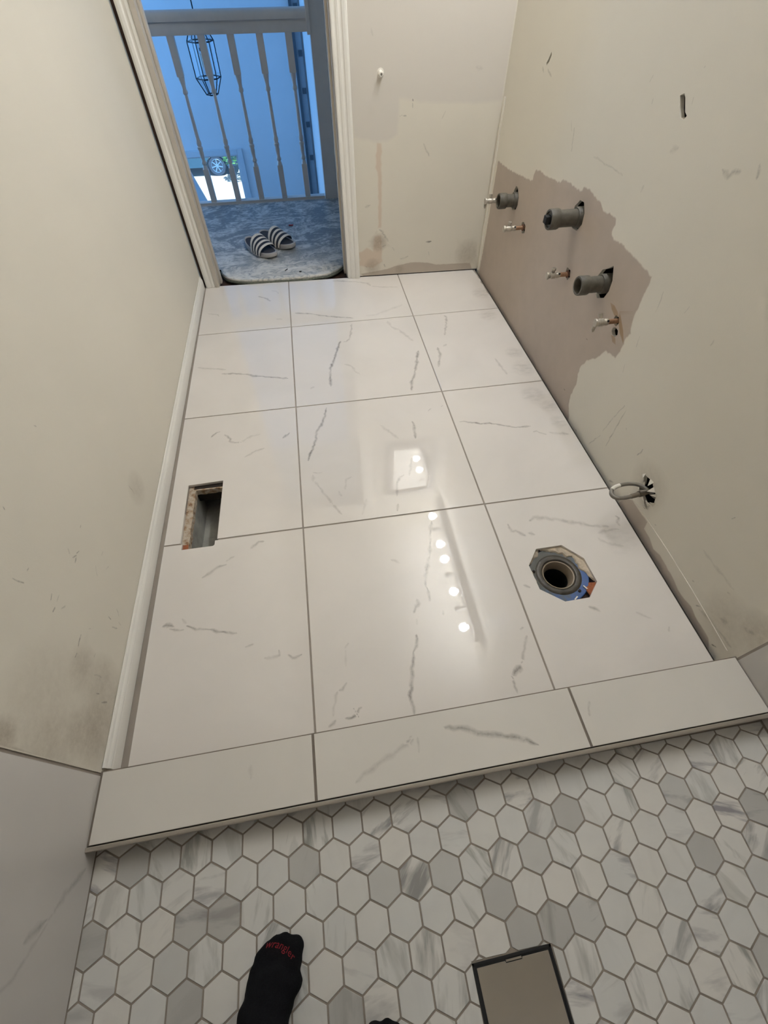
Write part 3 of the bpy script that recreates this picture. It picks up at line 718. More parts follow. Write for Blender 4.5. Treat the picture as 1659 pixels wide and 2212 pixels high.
# ------------------------------------------------------------------ door opening: casings, jambs
door = setting('door_1')
cas = [(0, 0), (0, .009), (.004, .0115), (.010, .0115), (.013, .0095), (.018, .0095), (.022, .013), (.030, .0145), (.036, .0125), (.041, .0125), (.046, .017), (.056, .0185), (.063, .017), (.066, .013), (.066, 0)]
def casing(x_in, sgn, z1):
    m = MB()
    pl = [(x_in + sgn * u, t_) for u, t_ in cas]
    m.prism(pl, lambda x, t_: (x, YB(x) - t_, 0.001), lambda x, t_: (x, YB(x) - t_, z1))
    return m.build('casing', M_TRIM, door)
casing(-0.378, -1, 2.10); casing(0.3305, 1, 2.10)
hd = MB(); hd.prism([(2.035 + u, t_) for u, t_ in cas], lambda z, t_: (-0.444, YB(-0.444) - t_, z), lambda z, t_: (0.397, YB(0.397) - t_, z)); hd.build('casing', M_TRIM, door)
for x0, x1, sx in ((-0.3915, -0.3735, 1), (0.3265, 0.3485, -1)):
    y0 = YB(0) - 0.0015
    j = MB().box(x0, x1, y0, 1.806, -0.004, 2.05)
    j.build('jamb', M_TRIM2, door)
    xi = x1 if sx > 0 else x0
    st = MB().box(min(xi, xi + sx * 0.011), max(xi, xi + sx * 0.011), y0 + 0.045, y0 + 0.08, -0.003, 2.04)
    st.build('door_stop', M_TRIM2, door, bevel=0.002)
MB().box(-0.3735, 0.3265, YB(0), 1.806, 2.032, 2.05).build('jamb', M_TRIM2, door)

# ------------------------------------------------------------------ baseboard on the left
bbp = [(0, 0.0), (.0085, 0.0), (.0095, .036), (.0088, .040), (.0092, .044), (.0078, .049), (.0055, .054), (.0045, .0615), (.0035, .0635), (0, .0635)]
bb = MB().prism(bbp, lambda t_, z: (XL + 0.0012 + t_, -0.6235, z + 0.001), lambda t_, z: (XL + 0.0012 + t_, YB(XL) - 0.020, z + 0.001))
o = bb.build('baseboard_left', M_TRIM, None); o['kind'] = 'structure'

# ceiling and the closing walls of the shower behind the camera
c_ = MB().box(-1.25, 1.7, -1.62, 2.955, CEIL, CEIL + 0.05); o = c_.build('ceiling', M_CEIL); o['kind'] = 'structure'
w_ = MB().box(XL - 0.02, XR + 0.02, -1.63, -1.60, -0.02, CEIL); o = w_.build('wall_front', M_WALLTILE); o['kind'] = 'structure'

# ------------------------------------------------------------------ heating register hole in the floor
vent = thing('floor_register_hole', 'open rectangular heating duct hole cut through white floor tile near left baseboard', 'duct', (-0.33, 0.11, 0.0))
t = NT('crumbly_mortar')
t.col(t.ramp(t.noise(60, 5, 0.7), [(0.30, lin(112, 78, 56)), (0.42, lin(156, 132, 108)), (0.54, lin(184, 170, 152)), (0.7, lin(198, 188, 174))])).surf(0.95, 0, 0.2)
t.bump(t.noise(120, 4), 0.8); M_CEM = t.m
M_RUSTMORT = simple('rusty_mortar', lin(144, 86, 56), 0.95, var=0.3, scale=60, bump=0.6)
M_DUCT = simple('dusty_duct_metal', lin(150, 148, 140), 0.7, 0.0, var=0.3, scale=14)
ox, oy = 0.33, -0.11
sx = MB()
inner = [(-0.3655 + 0.004 * fn(y * 40, 2) + 0.002 * fn(y * 130, 5), y) for y in np.linspace(-0.0245, 0.232, 26)]
pl = [(-0.392, -0.0245)] + inner + [(-0.392, 0.232)]
sx.prism(pl, lambda u, v: (u + ox, v + oy, -0.0125), lambda u, v: (u + ox, v + oy, -0.034))
sx.build('mortar_edge', M_CEM, vent)
top_in = [(x, 0.231 + 0.004 * fn(x * 60, 7)) for x in np.linspace(-0.268, -0.366, 12)]
tp = MB().prism([(-0.392, 0.256), (-0.392, 0.232)] + [(x, y) for x, y in top_in[::-1]] + [(-0.268, 0.256)], lambda u, v: (u + ox, v + oy, -0.0125), lambda u, v: (u + ox, v + oy, -0.036))
tp.build('mortar_edge', M_CEM, vent)
MB().box(-0.386 + ox, -0.366 + ox, -0.0235 + oy, 0.0 + oy, -0.0122, -0.0085).build('rust_patch', M_RUSTMORT, vent, label='rust orange patch at near corner')
du = MB()
x0, x1, y0, y1 = -0.372 + ox, -0.266 + ox, -0.026 + oy, 0.236 + oy
du.box(x0 - 0.001, x0, y0, y1 + 0.7, -0.24, -0.034)          # side walls
du.box(x1, x1 + 0.001, y0, y1 + 0.7, -0.24, -0.012)
du.box(x0, x1, y0 - 0.001, y0, -0.24, -0.012)
prof = [(y0, -0.10), (y0 + 0.05, -0.128), (y0 + 0.14, -0.145), (y1 + 0.7, -0.155), (y1 + 0.7, -0.24), (y0, -0.24)]
du.prism(prof, lambda v, z: (x0, v, z), lambda v, z: (x1, v, z))
du.build('duct', M_DUCT, vent)
MB().box(x0, x1, y1, y1 + 0.7, -0.075, -0.012).add([(x0, y1 + 0.7, -0.24), (x1, y1 + 0.7, -0.24), (x1, y1 + 0.7, -0.05), (x0, y1 + 0.7, -0.05)], [(0, 1, 2, 3)]).build('duct_collar', M_DARK, vent)

# ------------------------------------------------------------------ toilet flange in the octagonal cut-out
fx, fy = 0.757, -0.290
tf = thing('toilet_flange', 'blue and grey toilet drain flange sunk in octagonal hole cut in white tile', 'toilet flange', (fx, fy, 0))
t = NT('worn_blue_flange')
bx = t.n('ShaderNodeSeparateXYZ'); t.l(t.coord(), bx.inputs[0])
wear = t.math('ADD', t.math('MULTIPLY', t.math('SUBTRACT', bx.outputs['X'], bx.outputs['Y']), 2.2), t.noise(22, 4, 0.6))
c = t.ramp(wear, [(0.38, lin(84, 84, 78)), (0.52, lin(80, 92, 106)), (0.66, lin(66, 94, 144)), (0.9, lin(60, 88, 150))])
t.col(c).surf(0.4, 0.0, 0.5); t.bump(t.noise(80, 3), 0.3)
M_BLUE = t.m
M_RING = simple('grey_tan_ring', lin(138, 124, 106), 0.5, var=0.12, scale=30)
M_WAX = simple('dark_wax_residue', lin(66, 60, 50), 0.45, var=0.3, scale=35, bump=0.6, bscale=90)
r_ = MB().lathe([(0.050, -0.030), (0.050, -0.0150), (0.0565, -0.0125), (0.088, -0.013), (0.090, -0.015), (0.090, -0.024)], 48, caps=False)
r_.build('flange_ring', M_BLUE, tf, smooth=True)
r_ = MB().lathe([(0.0475, -0.016), (0.052, -0.0105), (0.060, -0.0090), (0.066, -0.0105), (0.069, -0.013)], 40, caps=False)
r_.build('wax_residue', M_WAX, tf, smooth=True)
r_ = MB().lathe([(0.0490, -0.0165), (0.0475, -0.0135), (0.0445, -0.0145), (0.0395, -0.026), (0.0375, -0.05)], 48, caps=False)
r_.build('hub', M_RING, tf, smooth=True)
r_ = MB().lathe([(0.0375, -0.045), (0.0375, -0.32), (0.0, -0.32)], 32, caps=False); r_.build('drain_pipe', M_ABSIN, tf)
MB().lathe([(0.060, -0.034), (0.060, -0.0245), (0.115, -0.0245), (0.115, -0.034)], 32, caps=False).build('subfloor', M_WOOD, tf)
# messy thinset round the far and right sides
random.seed(5)
M_THIN = simple('smeared_thinset', lin(186, 172, 152), 0.9, var=0.28, scale=60, bump=0.9, bscale=140)
def smear(a0, a1, name, ri, mat, z):
    n = 26; vs = []; fs = []
    for k in range(n):
        a = a0 + (a1 - a0) * k / (n - 1)
        d = Vector((cos(a), sin(a)))
        lo_, hi_ = 0.0, 0.2
        for _ in range(18):
            m_ = (lo_ + hi_) / 2
            if pip(np.array([(fx + d.x * m_, fy + d.y * m_)]), OCT)[0]: lo_ = m_
            else: hi_ = m_
        ro_ = lo_ + 0.003
        w = min(1.0, (k + 0.4) / 4, (n - k - 0.6) / 4)
        rin = ro_ - (ro_ - ri) * w * (0.75 + 0.45 * fn(a * 5, 1.0, ri * 50)) - 0.003
        h = z + 0.0012 * fn(a * 9, 4)
        for rr, zz in ((rin, -0.0125), (rin + 0.003, h), ((rin + ro_) / 2, h + 0.0015), (ro_, h + 0.001)):
            vs.append((d.x * rr, d.y * rr, zz))
    for k in range(n - 1):
        for j in range(3): fs.append((k * 4 + j, k * 4 + j + 1, (k + 1) * 4 + j + 1, (k + 1) * 4 + j))
    MB().add(vs, fs).build(name, mat, tf, smooth=True)
smear(radians(-22), radians(105), 'thinset_smear', 0.071, M_THIN, -0.0085)
smear(radians(108), radians(150), 'thinset_smear', 0.083, M_THIN, -0.010)
smear(radians(160), radians(196), 'thinset_smear', 0.076, M_THIN, -0.0095)
smear(radians(-52), radians(-24), 'rust_smear', 0.083, M_RUSTMORT, -0.010)
for a, rr, nm in ((-58, 0.074, 'flange_bolt'), (164, 0.074, 'flange_bolt')):
    MB().lathe([(0.0045, -0.013), (0.0045, -0.0095), (0.003, -0.0085), (0, -0.0085)], 10, Matrix.Translation((rr * cos(radians(a)), rr * sin(radians(a)), 0))).build(nm, M_DARK, tf)
for x, y, a in ((0.019, -0.0835, 35), (0.060, -0.055, 120)):
    m = Matrix.Translation((x, y, -0.0105)) @ Matrix.Rotation(radians(a), 4, 'Z')
    MB().box(-0.007, 0.007, -0.0018, 0.0018, -0.001, 0.0015, m).build('plastic_sliver', M_WHITE, tf)

# ------------------------------------------------------------------ pipes out of the right wall
def drain_stub(label, y, z, length, rad, plug, tilt=0.0):
    t = thing('drain_stub', label, 'pipe', (XR, y, z), 0, 'drain stubs on the right wall')
    d = Vector((-1, 0, tilt)).normalized()
    m = frame_to((0, 0, 0), d)
    L = length
    b = MB().lathe([(rad * 0.90, -0.09), (rad * 0.90, L * 0.25), (rad * 0.9, L - 0.026), (rad * 0.9, L - 0.02)], 28, m, caps=False)
    b.build('pipe', M_ABS, t, smooth=True)
    b = MB().lathe([(rad * 1.10, -0.085), (rad * 1.10, 0.006), (rad * 1.02, 0.012), (rad * 0.91, 0.012)], 28, m, caps=False)
    b.build('elbow_socket', M_ABS, t, smooth=True)
    b = MB().lathe([(rad * 0.90, L - 0.036), (rad * 1.03, L - 0.034), (rad * 1.08, L - 0.030), (rad * 1.08, L - 0.003), (rad * 1.02, L), (rad * 0.84, L), (rad * 0.80, L - 0.004), (rad * 0.78, L - 0.06)], 28, m, caps=False)
    b.build('coupling', M_ABS, t, smooth=True)
    if plug:
        b = MB().lathe([(rad * 0.8, L - 0.03), (rad * 0.8, L - 0.006), (0, L - 0.006)], 24, m)
        b.build('plug', M_ABS, t)
        b = MB().box(-0.0115, 0.0115, -0.0115, 0.0115, L - 0.008, L + 0.013, m)
        b.build('plug_head', M_ABSIN, t, bevel=0.001)
    else:
        MB().lathe([(rad * 0.79, L - 0.05), (rad * 0.79, L - 0.051), (0, L - 0.0512)], 24, m).build('dark_bore', M_ABSIN, t)
    return t
drain_stub('open dark plastic drain stub nearest the back corner of the right wall', 1.303, 0.447, 0.078, 0.0275, False)
drain_stub('capped grey drain stub with square plug head in the right wall', 0.742, 0.571, 0.108, 0.0290, True)
drain_stub('open ribbed dark drain stub at lower right of the bare wall patch', 0.470, 0.474, 0.088, 0.0270, False)

def supply_stub(label, y, z, L, nub, rusty=True, hang=False):
    t = thing('supply_stub', label, 'water pipe', (XR, y, z), 0, 'water supply stubs on the right wall')
    m = frame_to((0, 0, 0), (-1, 0, 0))
    MB().lathe([(0.0078, -0.085), (0.0078, L * 0.66), (0.0072, L * 0.7)], 16, m).build('copper_pipe', M_COPPER, t, smooth=True)
    b = MB().lathe([(0.0095, L * 0.40), (0.0105, L * 0.42), (0.0105, L * 0.52), (0.009, L * 0.55), (0.009, L * 0.6), (0.0118, L * 0.63), (0.0118, L * 0.80), (0.0095, L * 0.83), (0.0095, L * 0.9), (0.0125, L * 0.92), (0.0125, L - 0.002), (0.011, L), (0, L)], 18, m)
    b.build('valve_body', M_VALVE, t, smooth=True)
    a = radians(nub)
    b = MB().lathe([(0.0058, 0.0), (0.0058, 0.016), (0.0072, 0.018), (0.0072, 0.026), (0, 0.026)], 14, frame_to((-L * 0.72, 0, 0), (0.0, sin(a), cos(a))))
    b.build('outlet_nub', M_VALVE, t, smooth=True)
    b = MB().lathe([(0.0034, 0.0105), (0.0034, 0.0128), (0, 0.0128)], 12, frame_to((-L * 0.46, 0, 0), (0, -0.75, 0.66)))
    b.build('set_screw', M_ABSIN, t)
    if rusty: MB().lathe([(0.0082, 0.001), (0.0125, 0.002), (0.013, 0.004), (0.0082, 0.006)], 16, m).build('rusty_collar', M_RUST, t, smooth=True)
    if hang:
        fp = [(-0.008, -0.010), (0.008, -0.010), (0.004, -0.028), (-0.002, -0.031), (-0.006, -0.024)]
        MB().prism(fp, lambda u, v: (-L * 0.95 + u * 0.8, -0.004, v), lambda u, v: (-L * 0.95 + u * 0.8, 0.004, v)).build('tap_wing', M_VALVE, t, bevel=0.0015)
    return t
supply_stub('dull capped water pipe sticking out behind the drain stub nearest the back corner', 1.435, 0.407, 0.092, 10, False, True)
supply_stub('short copper water pipe with nickel valve below the drain stub nearest the back corner', 1.160, 0.390, 0.090, 0)
supply_stub('copper water pipe with nickel valve between the plugged drain and the ribbed drain', 0.694, 0.404, 0.084, 0)
supply_stub('lowest water pipe with hanging tap wing beside scorch marks on the bare patch', 0.335, 0.4215, 0.072, 40, False, True)

# grey tubing loop from the torn hole
hose = thing('water_hose', 'grey flexible tubing loop bent out of a torn hole low in right wall', 'hose', (XR, -0.12, 0.12))
lp = [(0.04, -0.05, 0.012), (0.012, -0.036, 0.010), (0.004, 0.002, 0.006), (-0.010, 0.024, 0.004), (-0.03, 0.034, 0.002), (-0.052, 0.037, 0.0), (-0.075, 0.034, -0.001), (-0.094, 0.026, -0.002), (-0.104, 0.013, -0.003), (-0.105, 0.0, -0.003), (-0.098, -0.009, -0.002), (-0.085, -0.0135, 0.0), (-0.066, -0.0145, 0.002), (-0.05, -0.0135, 0.003)]
sm = []
for i in range(len(lp) - 1):
    p0 = Vector(lp[max(i - 1, 0)]); p1 = Vector(lp[i]); p2 = Vector(lp[i + 1]); p3 = Vector(lp[min(i + 2, len(lp) - 1)])
    for k in range(5):
        u = k / 5
        sm.append(0.5 * ((2 * p1) + (p2 - p0) * u + (2 * p0 - 5 * p1 + 4 * p2 - p3) * u * u + (3 * p1 - p0 - 3 * p2 + p3) * u ** 3))
sm.append(Vector(lp[-1]))
MB().tube(sm, 0.0062, 12).build('tubing', M_HOSE, hose, smooth=True)
MB().tube(sm[28:37], 0.0065, 12).build('white_band', M_WHITE, hose, smooth=True, label='white printed band')
MB().tube([(-0.056, -0.0140, 0.0025), (-0.04, -0.0125, 0.004), (-0.03, -0.011, 0.005)], [0.0072, 0.0076, 0.0076], 12).tube([(-0.03, -0.011, 0.005), (-0.012, -0.009, 0.006)], 0.0098, 12).tube([(-0.012, -0.009, 0.006), (0.05, -0.004, 0.008)], 0.0076, 12).build('brass_fitting', simple('dull_fitting', lin(120, 110, 96), 0.45, 0.4, var=0.2, scale=60), hose, smooth=True)
MB().lathe([(0.004, -0.010), (0.004, 0.010)], 10, frame_to((-0.022, -0.010, 0.016), (1, 0, 0))).build('lever', M_HOSE, hose, smooth=True)

# white wall plug left on the back wall
st = thing('wall_plug', 'small white wall plug stub sticking out of the back wall above the door-side patch', 'wall plug', (0.524, YB(0.524), 0.815))
m = frame_to((0, 0, 0), (0, -1, -0.05))
MB().lathe([(0.011, -0.012), (0.011, 0.002), (0.0095, 0.010), (0.0095, 0.020), (0.0075, 0.022), (0.0, 0.022)], 14, m).build('plug_body', M_WHITE, st, smooth=True)
MB().lathe([(0.0042, 0.0215), (0.0042, 0.0225), (0, 0.0225)], 10, m).build('plug_hole', M_HOSE, st)
MB().lathe([(0.016, -0.003), (0.015, 0.0018), (0.0105, 0.003)], 14, m).build('filler_collar', M_CEIL, st, smooth=True)

# ------------------------------------------------------------------ vanity light over the missing vanity, mirror on the back wall
vl = thing('vanity_light', 'light bar of eight round bulbs high on right wall, reflected in polished floor', 'light', (XR, 0.958, 2.15))
MB().box(-0.055, 0, -0.66, 0.66, -0.065, 0.065).build('backplate', simple('grey_enamel_bar', lin(112, 108, 102), 0.4, 0.0, var=0.03), vl, bevel=0.004)
t = NT('lit_bulb'); t.p.inputs['Emission Color'].default_value = (*BULB_COLOR, 1); t.p.inputs['Emission Strength'].default_value = BULB_RADIANCE; t.col((0.9, 0.9, 0.88, 1)); M_LIT = t.m
M_UNLIT = simple('frosted_bulb', lin(226, 222, 214), 0.25, var=0.01)
for k in range(8):
    y = (0.405 + 0.158 * k) - 0.958
    lit = k in (0, 2, 4, 5, 7)
    MB().lathe([(0.021, 0.05), (0.021, 0.072), (0.017, 0.075)], 16, frame_to((0, y, 0), (-1, 0, 0))).build('socket', M_WHITE, vl, smooth=True)
    prof = [(0.0, 0.146)] + [(0.032 * sin(pi * q / 12), 0.114 + 0.032 * cos(pi * q / 12)) for q in range(1, 11)] + [(0.012, 0.074)]
    MB().lathe(prof, 20, frame_to((0, y, 0), (-1, 0, 0))).build('bulb', M_LIT if lit else M_UNLIT, vl, smooth=True, label='lit round bulb' if lit else 'unlit round bulb')

mr = thing('mirror', 'framed rectangular mirror on back wall, seen only as reflection in the polished floor', 'mirror', (0.755, YB(0.755), 1.625))
for x0, x1, z0, z1 in ((-0.205, -0.155, -0.31, 0.31), (0.155, 0.205, -0.31, 0.31), (-0.155, 0.155, -0.31, -0.26), (-0.155, 0.155, 0.26, 0.31)):
    MB().box(x0, x1, -0.03, 0, z0, z1).build('frame', simple('grey_frame', lin(150, 142, 134), 0.5), mr, bevel=0.003)
MB().box(-0.157, 0.157, -0.012, 0, -0.262, 0.262).build('glass', simple('mirror_glass', (0.92, 0.92, 0.92, 1), 0.02, 1.0, var=0.0), mr)

# ------------------------------------------------------------------ hallway
hall = setting('hall_floor')
MB().box(-1.5, 1.8, 1.70, 2.94, -0.25, -0.022).add([(-0.46, YB(-0.4) - 0.01, -0.0135), (0.40, YB(0.4) - 0.01, -0.0135), (0.40, 1.72, -0.021), (-0.46, 1.72, -0.021)], [(0, 1, 2, 3)]).build('boards', M_WOOD, hall)
t = NT('dusty_protective_film')
w1 = t.noise(4.2, 6, 0.66, t.scaled((1.0, 1.25, 1.0), rot=(0, 0, 0.5)), 2.2)
w2 = t.noise(13, 5, 0.68, t.scaled((1.0, 1.5, 1.0), rot=(0, 0, -0.6)), 2.4)
sm_ = t.ramp(t.math('ADD', t.math('MULTIPLY', w1, 0.6), t.math('MULTIPLY', w2, 0.4)), [(0.46, (0, 0, 0)), (0.54, (0.55, 0.55, 0.55)), (0.64, (1, 1, 1))])
c = t.mix(sm_, lin(128, 134, 138), lin(226, 226, 222))
spx = t.n('ShaderNodeSeparateXYZ'); t.l(t.coord(), spx.inputs[0])
near = t.math('MULTIPLY', t.math('SUBTRACT', 2.15, spx.outputs['Y']), 1.9, True)
c = t.mix(t.math('MULTIPLY', near, t.ramp(w2, [(0.36, (0.15, 0.15, 0.15)), (0.56, (0.95, 0.95, 0.95))])), c, lin(208, 203, 192))
t.col(c).surf(0.45, 0, 0.4); t.bump(t.noise(30, 5, 0.6, t.scaled((1, 2, 1)), 1.0), 0.5, 0.004)
M_FILM = t.m
arc = [(-0.372, 1.852), (-0.343, 1.774), (-0.284, 1.726), (-0.2, 1.702), (-0.118, 1.696), (-0.021, 1.692), (0.057, 1.690), (0.135, 1.692), (0.215, 1.706), (0.274, 1.747), (0.3245, 1.815)]
fine = []
for i in range(len(arc) - 1):
    for k in range(4):
        u = k / 4; p0 = Vector(arc[max(i - 1, 0)]); p1 = Vector(arc[i]); p2 = Vector(arc[i + 1]); p3 = Vector(arc[min(i + 2, len(arc) - 1)])
        q = 0.5 * ((2 * p1) + (p2 - p0) * u + (2 * p0 - 5 * p1 + 4 * p2 - p3) * u * u + (3 * p1 - p0 - 3 * p2 + p3) * u ** 3)
        fine.append((q.x, q.y + 0.010 + 0.005 * fn(q.x * 26, 2)))
fine.append((arc[-1][0], arc[-1][1] + 0.010))
film = thing('floor_covering', 'dusty blue-grey protective sheet over hallway carpet with curved torn near edge', 'floor covering', (0, 0, 0))
tail = [(1.25, 1.822), (1.25, 2.862), (-1.25, 2.862), (-1.25, 1.855)]
nf = len(fine)
top = [(x, y, 0.016 + 0.003 * fn(x * 12, y * 12)) for x, y in fine] + [(x, y, 0.014) for x, y in tail]
vs = top[:]; fs = [tuple(range(len(top)))]
rim = [(0.003, -0.003), (0.004, -0.008), (0.002, -0.014)]
for do, dz in rim:
    off_ = offset_poly(fine + tail, -do)[:nf]
    vs += [(off_[i][0], off_[i][1], top[i][2] + dz + 0.003 * fn(off_[i][0] * 30, dz * 300)) for i in range(nf)]
for k in range(len(rim)):
    a = 0 if k == 0 else len(top) + (k - 1) * nf
    b = len(top) + k * nf
    fs += [(a + i, a + i + 1, b + i + 1, b + i) for i in range(nf - 1)]
MB().add(vs, fs).build('sheet', M_FILM, film, smooth=True)
M_CARPET = simple('carpet_edge', lin(112, 116, 104), 1.0, var=0.25, scale=120, bump=1.0, bscale=300)
edge = MB()
ed = offset_poly(fine + tail, 0.004)[:nf]
edge.tube([(x, y, -0.003 + 0.004 * abs(fn(x * 9))) for x, y in ed], [0.011 + 0.002 * fn(p[0] * 30) for p in ed], 8)
edge.build('carpet_edge', M_CARPET, film, smooth=True)

# slide sandals
M_SOLE = simple('grey_white_sole', lin(176, 172, 170), 0.7, var=0.08)
M_BED = simple('black_footbed', lin(58, 56, 60), 0.8, var=0.15, scale=60, bump=0.3)
M_STRAP = simple('navy_black_strap', lin(38, 38, 46), 0.6, var=0.1)
M_STRIPE = simple('off_white_stripe', lin(222, 214, 200), 0.6, var=0.04)
def foot_outline(n=36, k=1.0):
    out = []
    for i in range(n):
        a = 2 * pi * i / n
        x = 0.137 * cos(a)
        wdt = 0.052 - 0.010 * (0.5 - 0.5 * cos(a)) - 0.004 * cos(2 * a)
        y = wdt * (abs(sin(a)) ** 0.75) * (1 if sin(a) >= 0 else -1) - 0.008 * cos(pi * x / 0.27) * 0.6
        out.append((x * k, y * k))
    return out
def make_slide(label, x, y, rz):
    t = thing('slide_sandal', label, 'sandal', (x, y, 0.0165), rz, 'pair of slides in the hallway'); t.scale = (1.12, 1.12, 1.12)
    ol = foot_outline()
    lift = lambda x: 0.0 + 0.010 * max(0, x / 0.137) ** 3
    hh = lambda x: 0.026 - 0.006 * (x / 0.137) + lift(x)
    s = MB(); n = len(ol)
    rings = [(0.97, 0.0), (1.0, 0.005), (1.0, 0.8), (0.985, 1.0), (0.93, 1.0), (0.90, 0.86)]
    vs = []
    for k, q in rings:
        for px_, py_ in ol:
            z = lift(px_) * (1 if q < 0.3 else 1) + (q if q < 0.01 else q * (hh(px_) - lift(px_)))
            vs.append((px_ * k, py_ * k, z))
    fs = [tuple(range(n))[::-1]]
    for r in range(len(rings) - 1): fs += [(r * n + i, r * n + (i + 1) % n, (r + 1) * n + (i + 1) % n, (r + 1) * n + i) for i in range(n)]
    s.add(vs, fs).build('sole', M_SOLE, t, smooth=True)
    b = MB(); vs = [(px_ * 0.90, py_ * 0.90, lift(px_) + 0.86 * (hh(px_) - lift(px_))) for px_, py_ in ol]
    b.add(vs + [(0, 0, hh(0) * 0.84)], [(i, (i + 1) % n, n) for i in range(n)]).build('footbed', M_BED, t)
    def strap(u0, u1, name, mat, lift_, parent):
        vs = []; fs = []; na, nu = 20, 6
        for layer in (0, 1):
            for iu in range(nu + 1):
                u = u0 + (u1 - u0) * iu / nu
                xc = -0.012 + 0.098 * u
                h = 0.078 - 0.026 * u; hw = 0.0535 + 0.002 * sin(pi * u)
                for ia in range(na + 1):
                    a = pi * ia / na
                    e = lift_ + (0.0 if layer else -0.0035 if lift_ == 0 else -0.001)
                    yy = cos(a); zz = max(0, sin(a)) ** 0.72
                    vs.append((xc + 0.016 * (1 - zz) * (0.4 - u) - 0.010 * yy, (hw + e) * yy - 0.004, 0.012 + (h - 0.012 + e) * zz))
        q = (nu + 1) * (na + 1)
        for L in (0, 1):
            for iu in range(nu):
                for ia in range(na):
                    a = L * q + iu * (na + 1) + ia
                    fs.append((a, a + 1, a + na + 2, a + na + 1))
        for iu in (0, nu):
            for ia in range(na):
                a = iu * (na + 1) + ia; fs.append((a, a + 1, a + q + 1, a + q))
        return MB().add(vs, fs).build(name, mat, parent, smooth=True)
    sp = strap(0, 1, 'strap', M_STRAP, 0.0, t)
    for u0, u1 in ((0.0, 0.15), (0.31, 0.43), (0.58, 0.70), (0.86, 1.0)):
        strap(u0, u1, 'stripe', M_STRIPE, 0.0012, sp)
    return t
make_slide('black slide sandal with white stripes lying nearer the bathroom door', -0.150, 2.074, radians(-57))
make_slide('black slide sandal with white stripes half tucked behind the other one', -0.052, 2.168, radians(-49))
rs = tag(MB().prism([(-0.014, -0.006), (0.012, -0.008), (0.016, 0.004), (0.002, 0.002), (-0.013, 0.007)], lambda u, v: (u, v, 0.0), lambda u, v: (u, v, 0.004)).build('plastic_scrap', simple('red_plastic', lin(170, 44, 44), 0.5), None, loc=(0.039, 2.42, 0.0165)), 'tiny red plastic scrap lying on the dusty hallway sheet', 'scrap')
tag(MB().box(-0.012, 0.012, -0.0016, 0.0016, 0, 0.003).build('nail', M_BLACK, None, loc=(-0.006, 1.793, 0.0165)), 'thin black nail lying on the dusty sheet near the doorway', 'nail').rotation_euler = (0, 0, radians(55))
tag(MB().prism([(-0.006, -0.003), (0.004, -0.004), (0.007, 0.002), (-0.003, 0.004)], lambda u, v: (u, v, 0), lambda u, v: (u, v, 0.004)).build('plaster_crumb', M_BLACK, None, loc=(0.071, 1.757, 0.0165)), 'small dark crumb on the sheet just inside the doorway', 'crumb')

# stair railing
rail = thing('stair_railing', 'white painted stair railing with turned balusters beyond the doorway', 'railing', (0, 2.9, -0.02))
M_RAIL = simple('railing_paint', lin(206, 203, 200), 0.4, var=0.03)
hp = [(-0.022, 0.845), (0.022, 0.845), (0.026, 0.875), (0.020, 0.885), (0.020, 0.892), (0.034, 0.898), (0.036, 0.915), (0.028, 0.932), (0.012, 0.940), (-0.012, 0.940), (-0.028, 0.932), (-0.036, 0.915), (-0.034, 0.898), (-0.020, 0.892), (-0.020, 0.885), (-0.026, 0.875)]
MB().prism(hp, lambda v, z: (-1.4, v, z), lambda v, z: (0.298, v, z)).build('handrail', M_RAIL, rail, smooth=True)
bp_ = [(-0.035, 0.0), (0.035, 0.0), (0.035, 0.030), (0.026, 0.034), (0.026, 0.048), (-0.026, 0.048), (-0.026, 0.034), (-0.035, 0.030)]
MB().prism(bp_, lambda v, z: (-1.4, v, z), lambda v, z: (0.298, v, z)).build('bottom_rail', M_RAIL, rail)
MB().box(0.285, 0.305, -0.045, 0.045, 0.835, 1.45).build('wall_rosette', M_RAIL, rail)
bz = MB()
S_ = 0.0175
bz.box(-S_, S_, -S_, S_, 0.046, 0.235)
bz.lathe([(S_, 0.235), (0.014, 0.250), (0.010, 0.256), (0.0165, 0.264), (0.0165, 0.272), (0.011, 0.280), (0.0125, 0.300), (0.0155, 0.318), (0.013, 0.332), (0.0175, 0.340), (0.0175, 0.350), (0.012, 0.356), (0.0165, 0.368), (0.0165, 0.378), (0.0125, 0.388), (0.0118, 0.45), (0.0105, 0.54), (0.0098, 0.600), (0.0155, 0.606), (0.0165, 0.616), (0.012, 0.624), (0.0125, 0.640), (0.0165, 0.662), (0.0195, 0.680)], 16)
S2 = 0.0195
bz.box(-S2, S2, -S2, S2, 0.680, 0.848)
b0 = bz.build('baluster', M_RAIL, rail, smooth=True)
xsb = [-0.478, -0.310, -0.148, 0.014, 0.178, -0.642, -0.806, -0.97, -1.134, -1.298]
for k, x in enumerate(xsb):
    o = b0 if k == 0 else b0.copy()
    if k: COL.objects.link(o)
    o.parent = rail; o.location = (x, 0, 0)

wh = setting('wall_hall')
M_HALLWALL = simple('hall_wall_paint', lin(196, 196, 196), 0.6, var=0.02)
MB().box(0.302, 1.8, 2.865, 2.985, -0.03, CEIL).build('drywall', M_HALLWALL, wh)
MB().box(1.26, 1.30, 1.81, 2.87, -0.03, CEIL).box(-1.42, -1.40, 1.81, 2.95, -0.03, CEIL).build('end_walls', M_HALLWALL, wh)

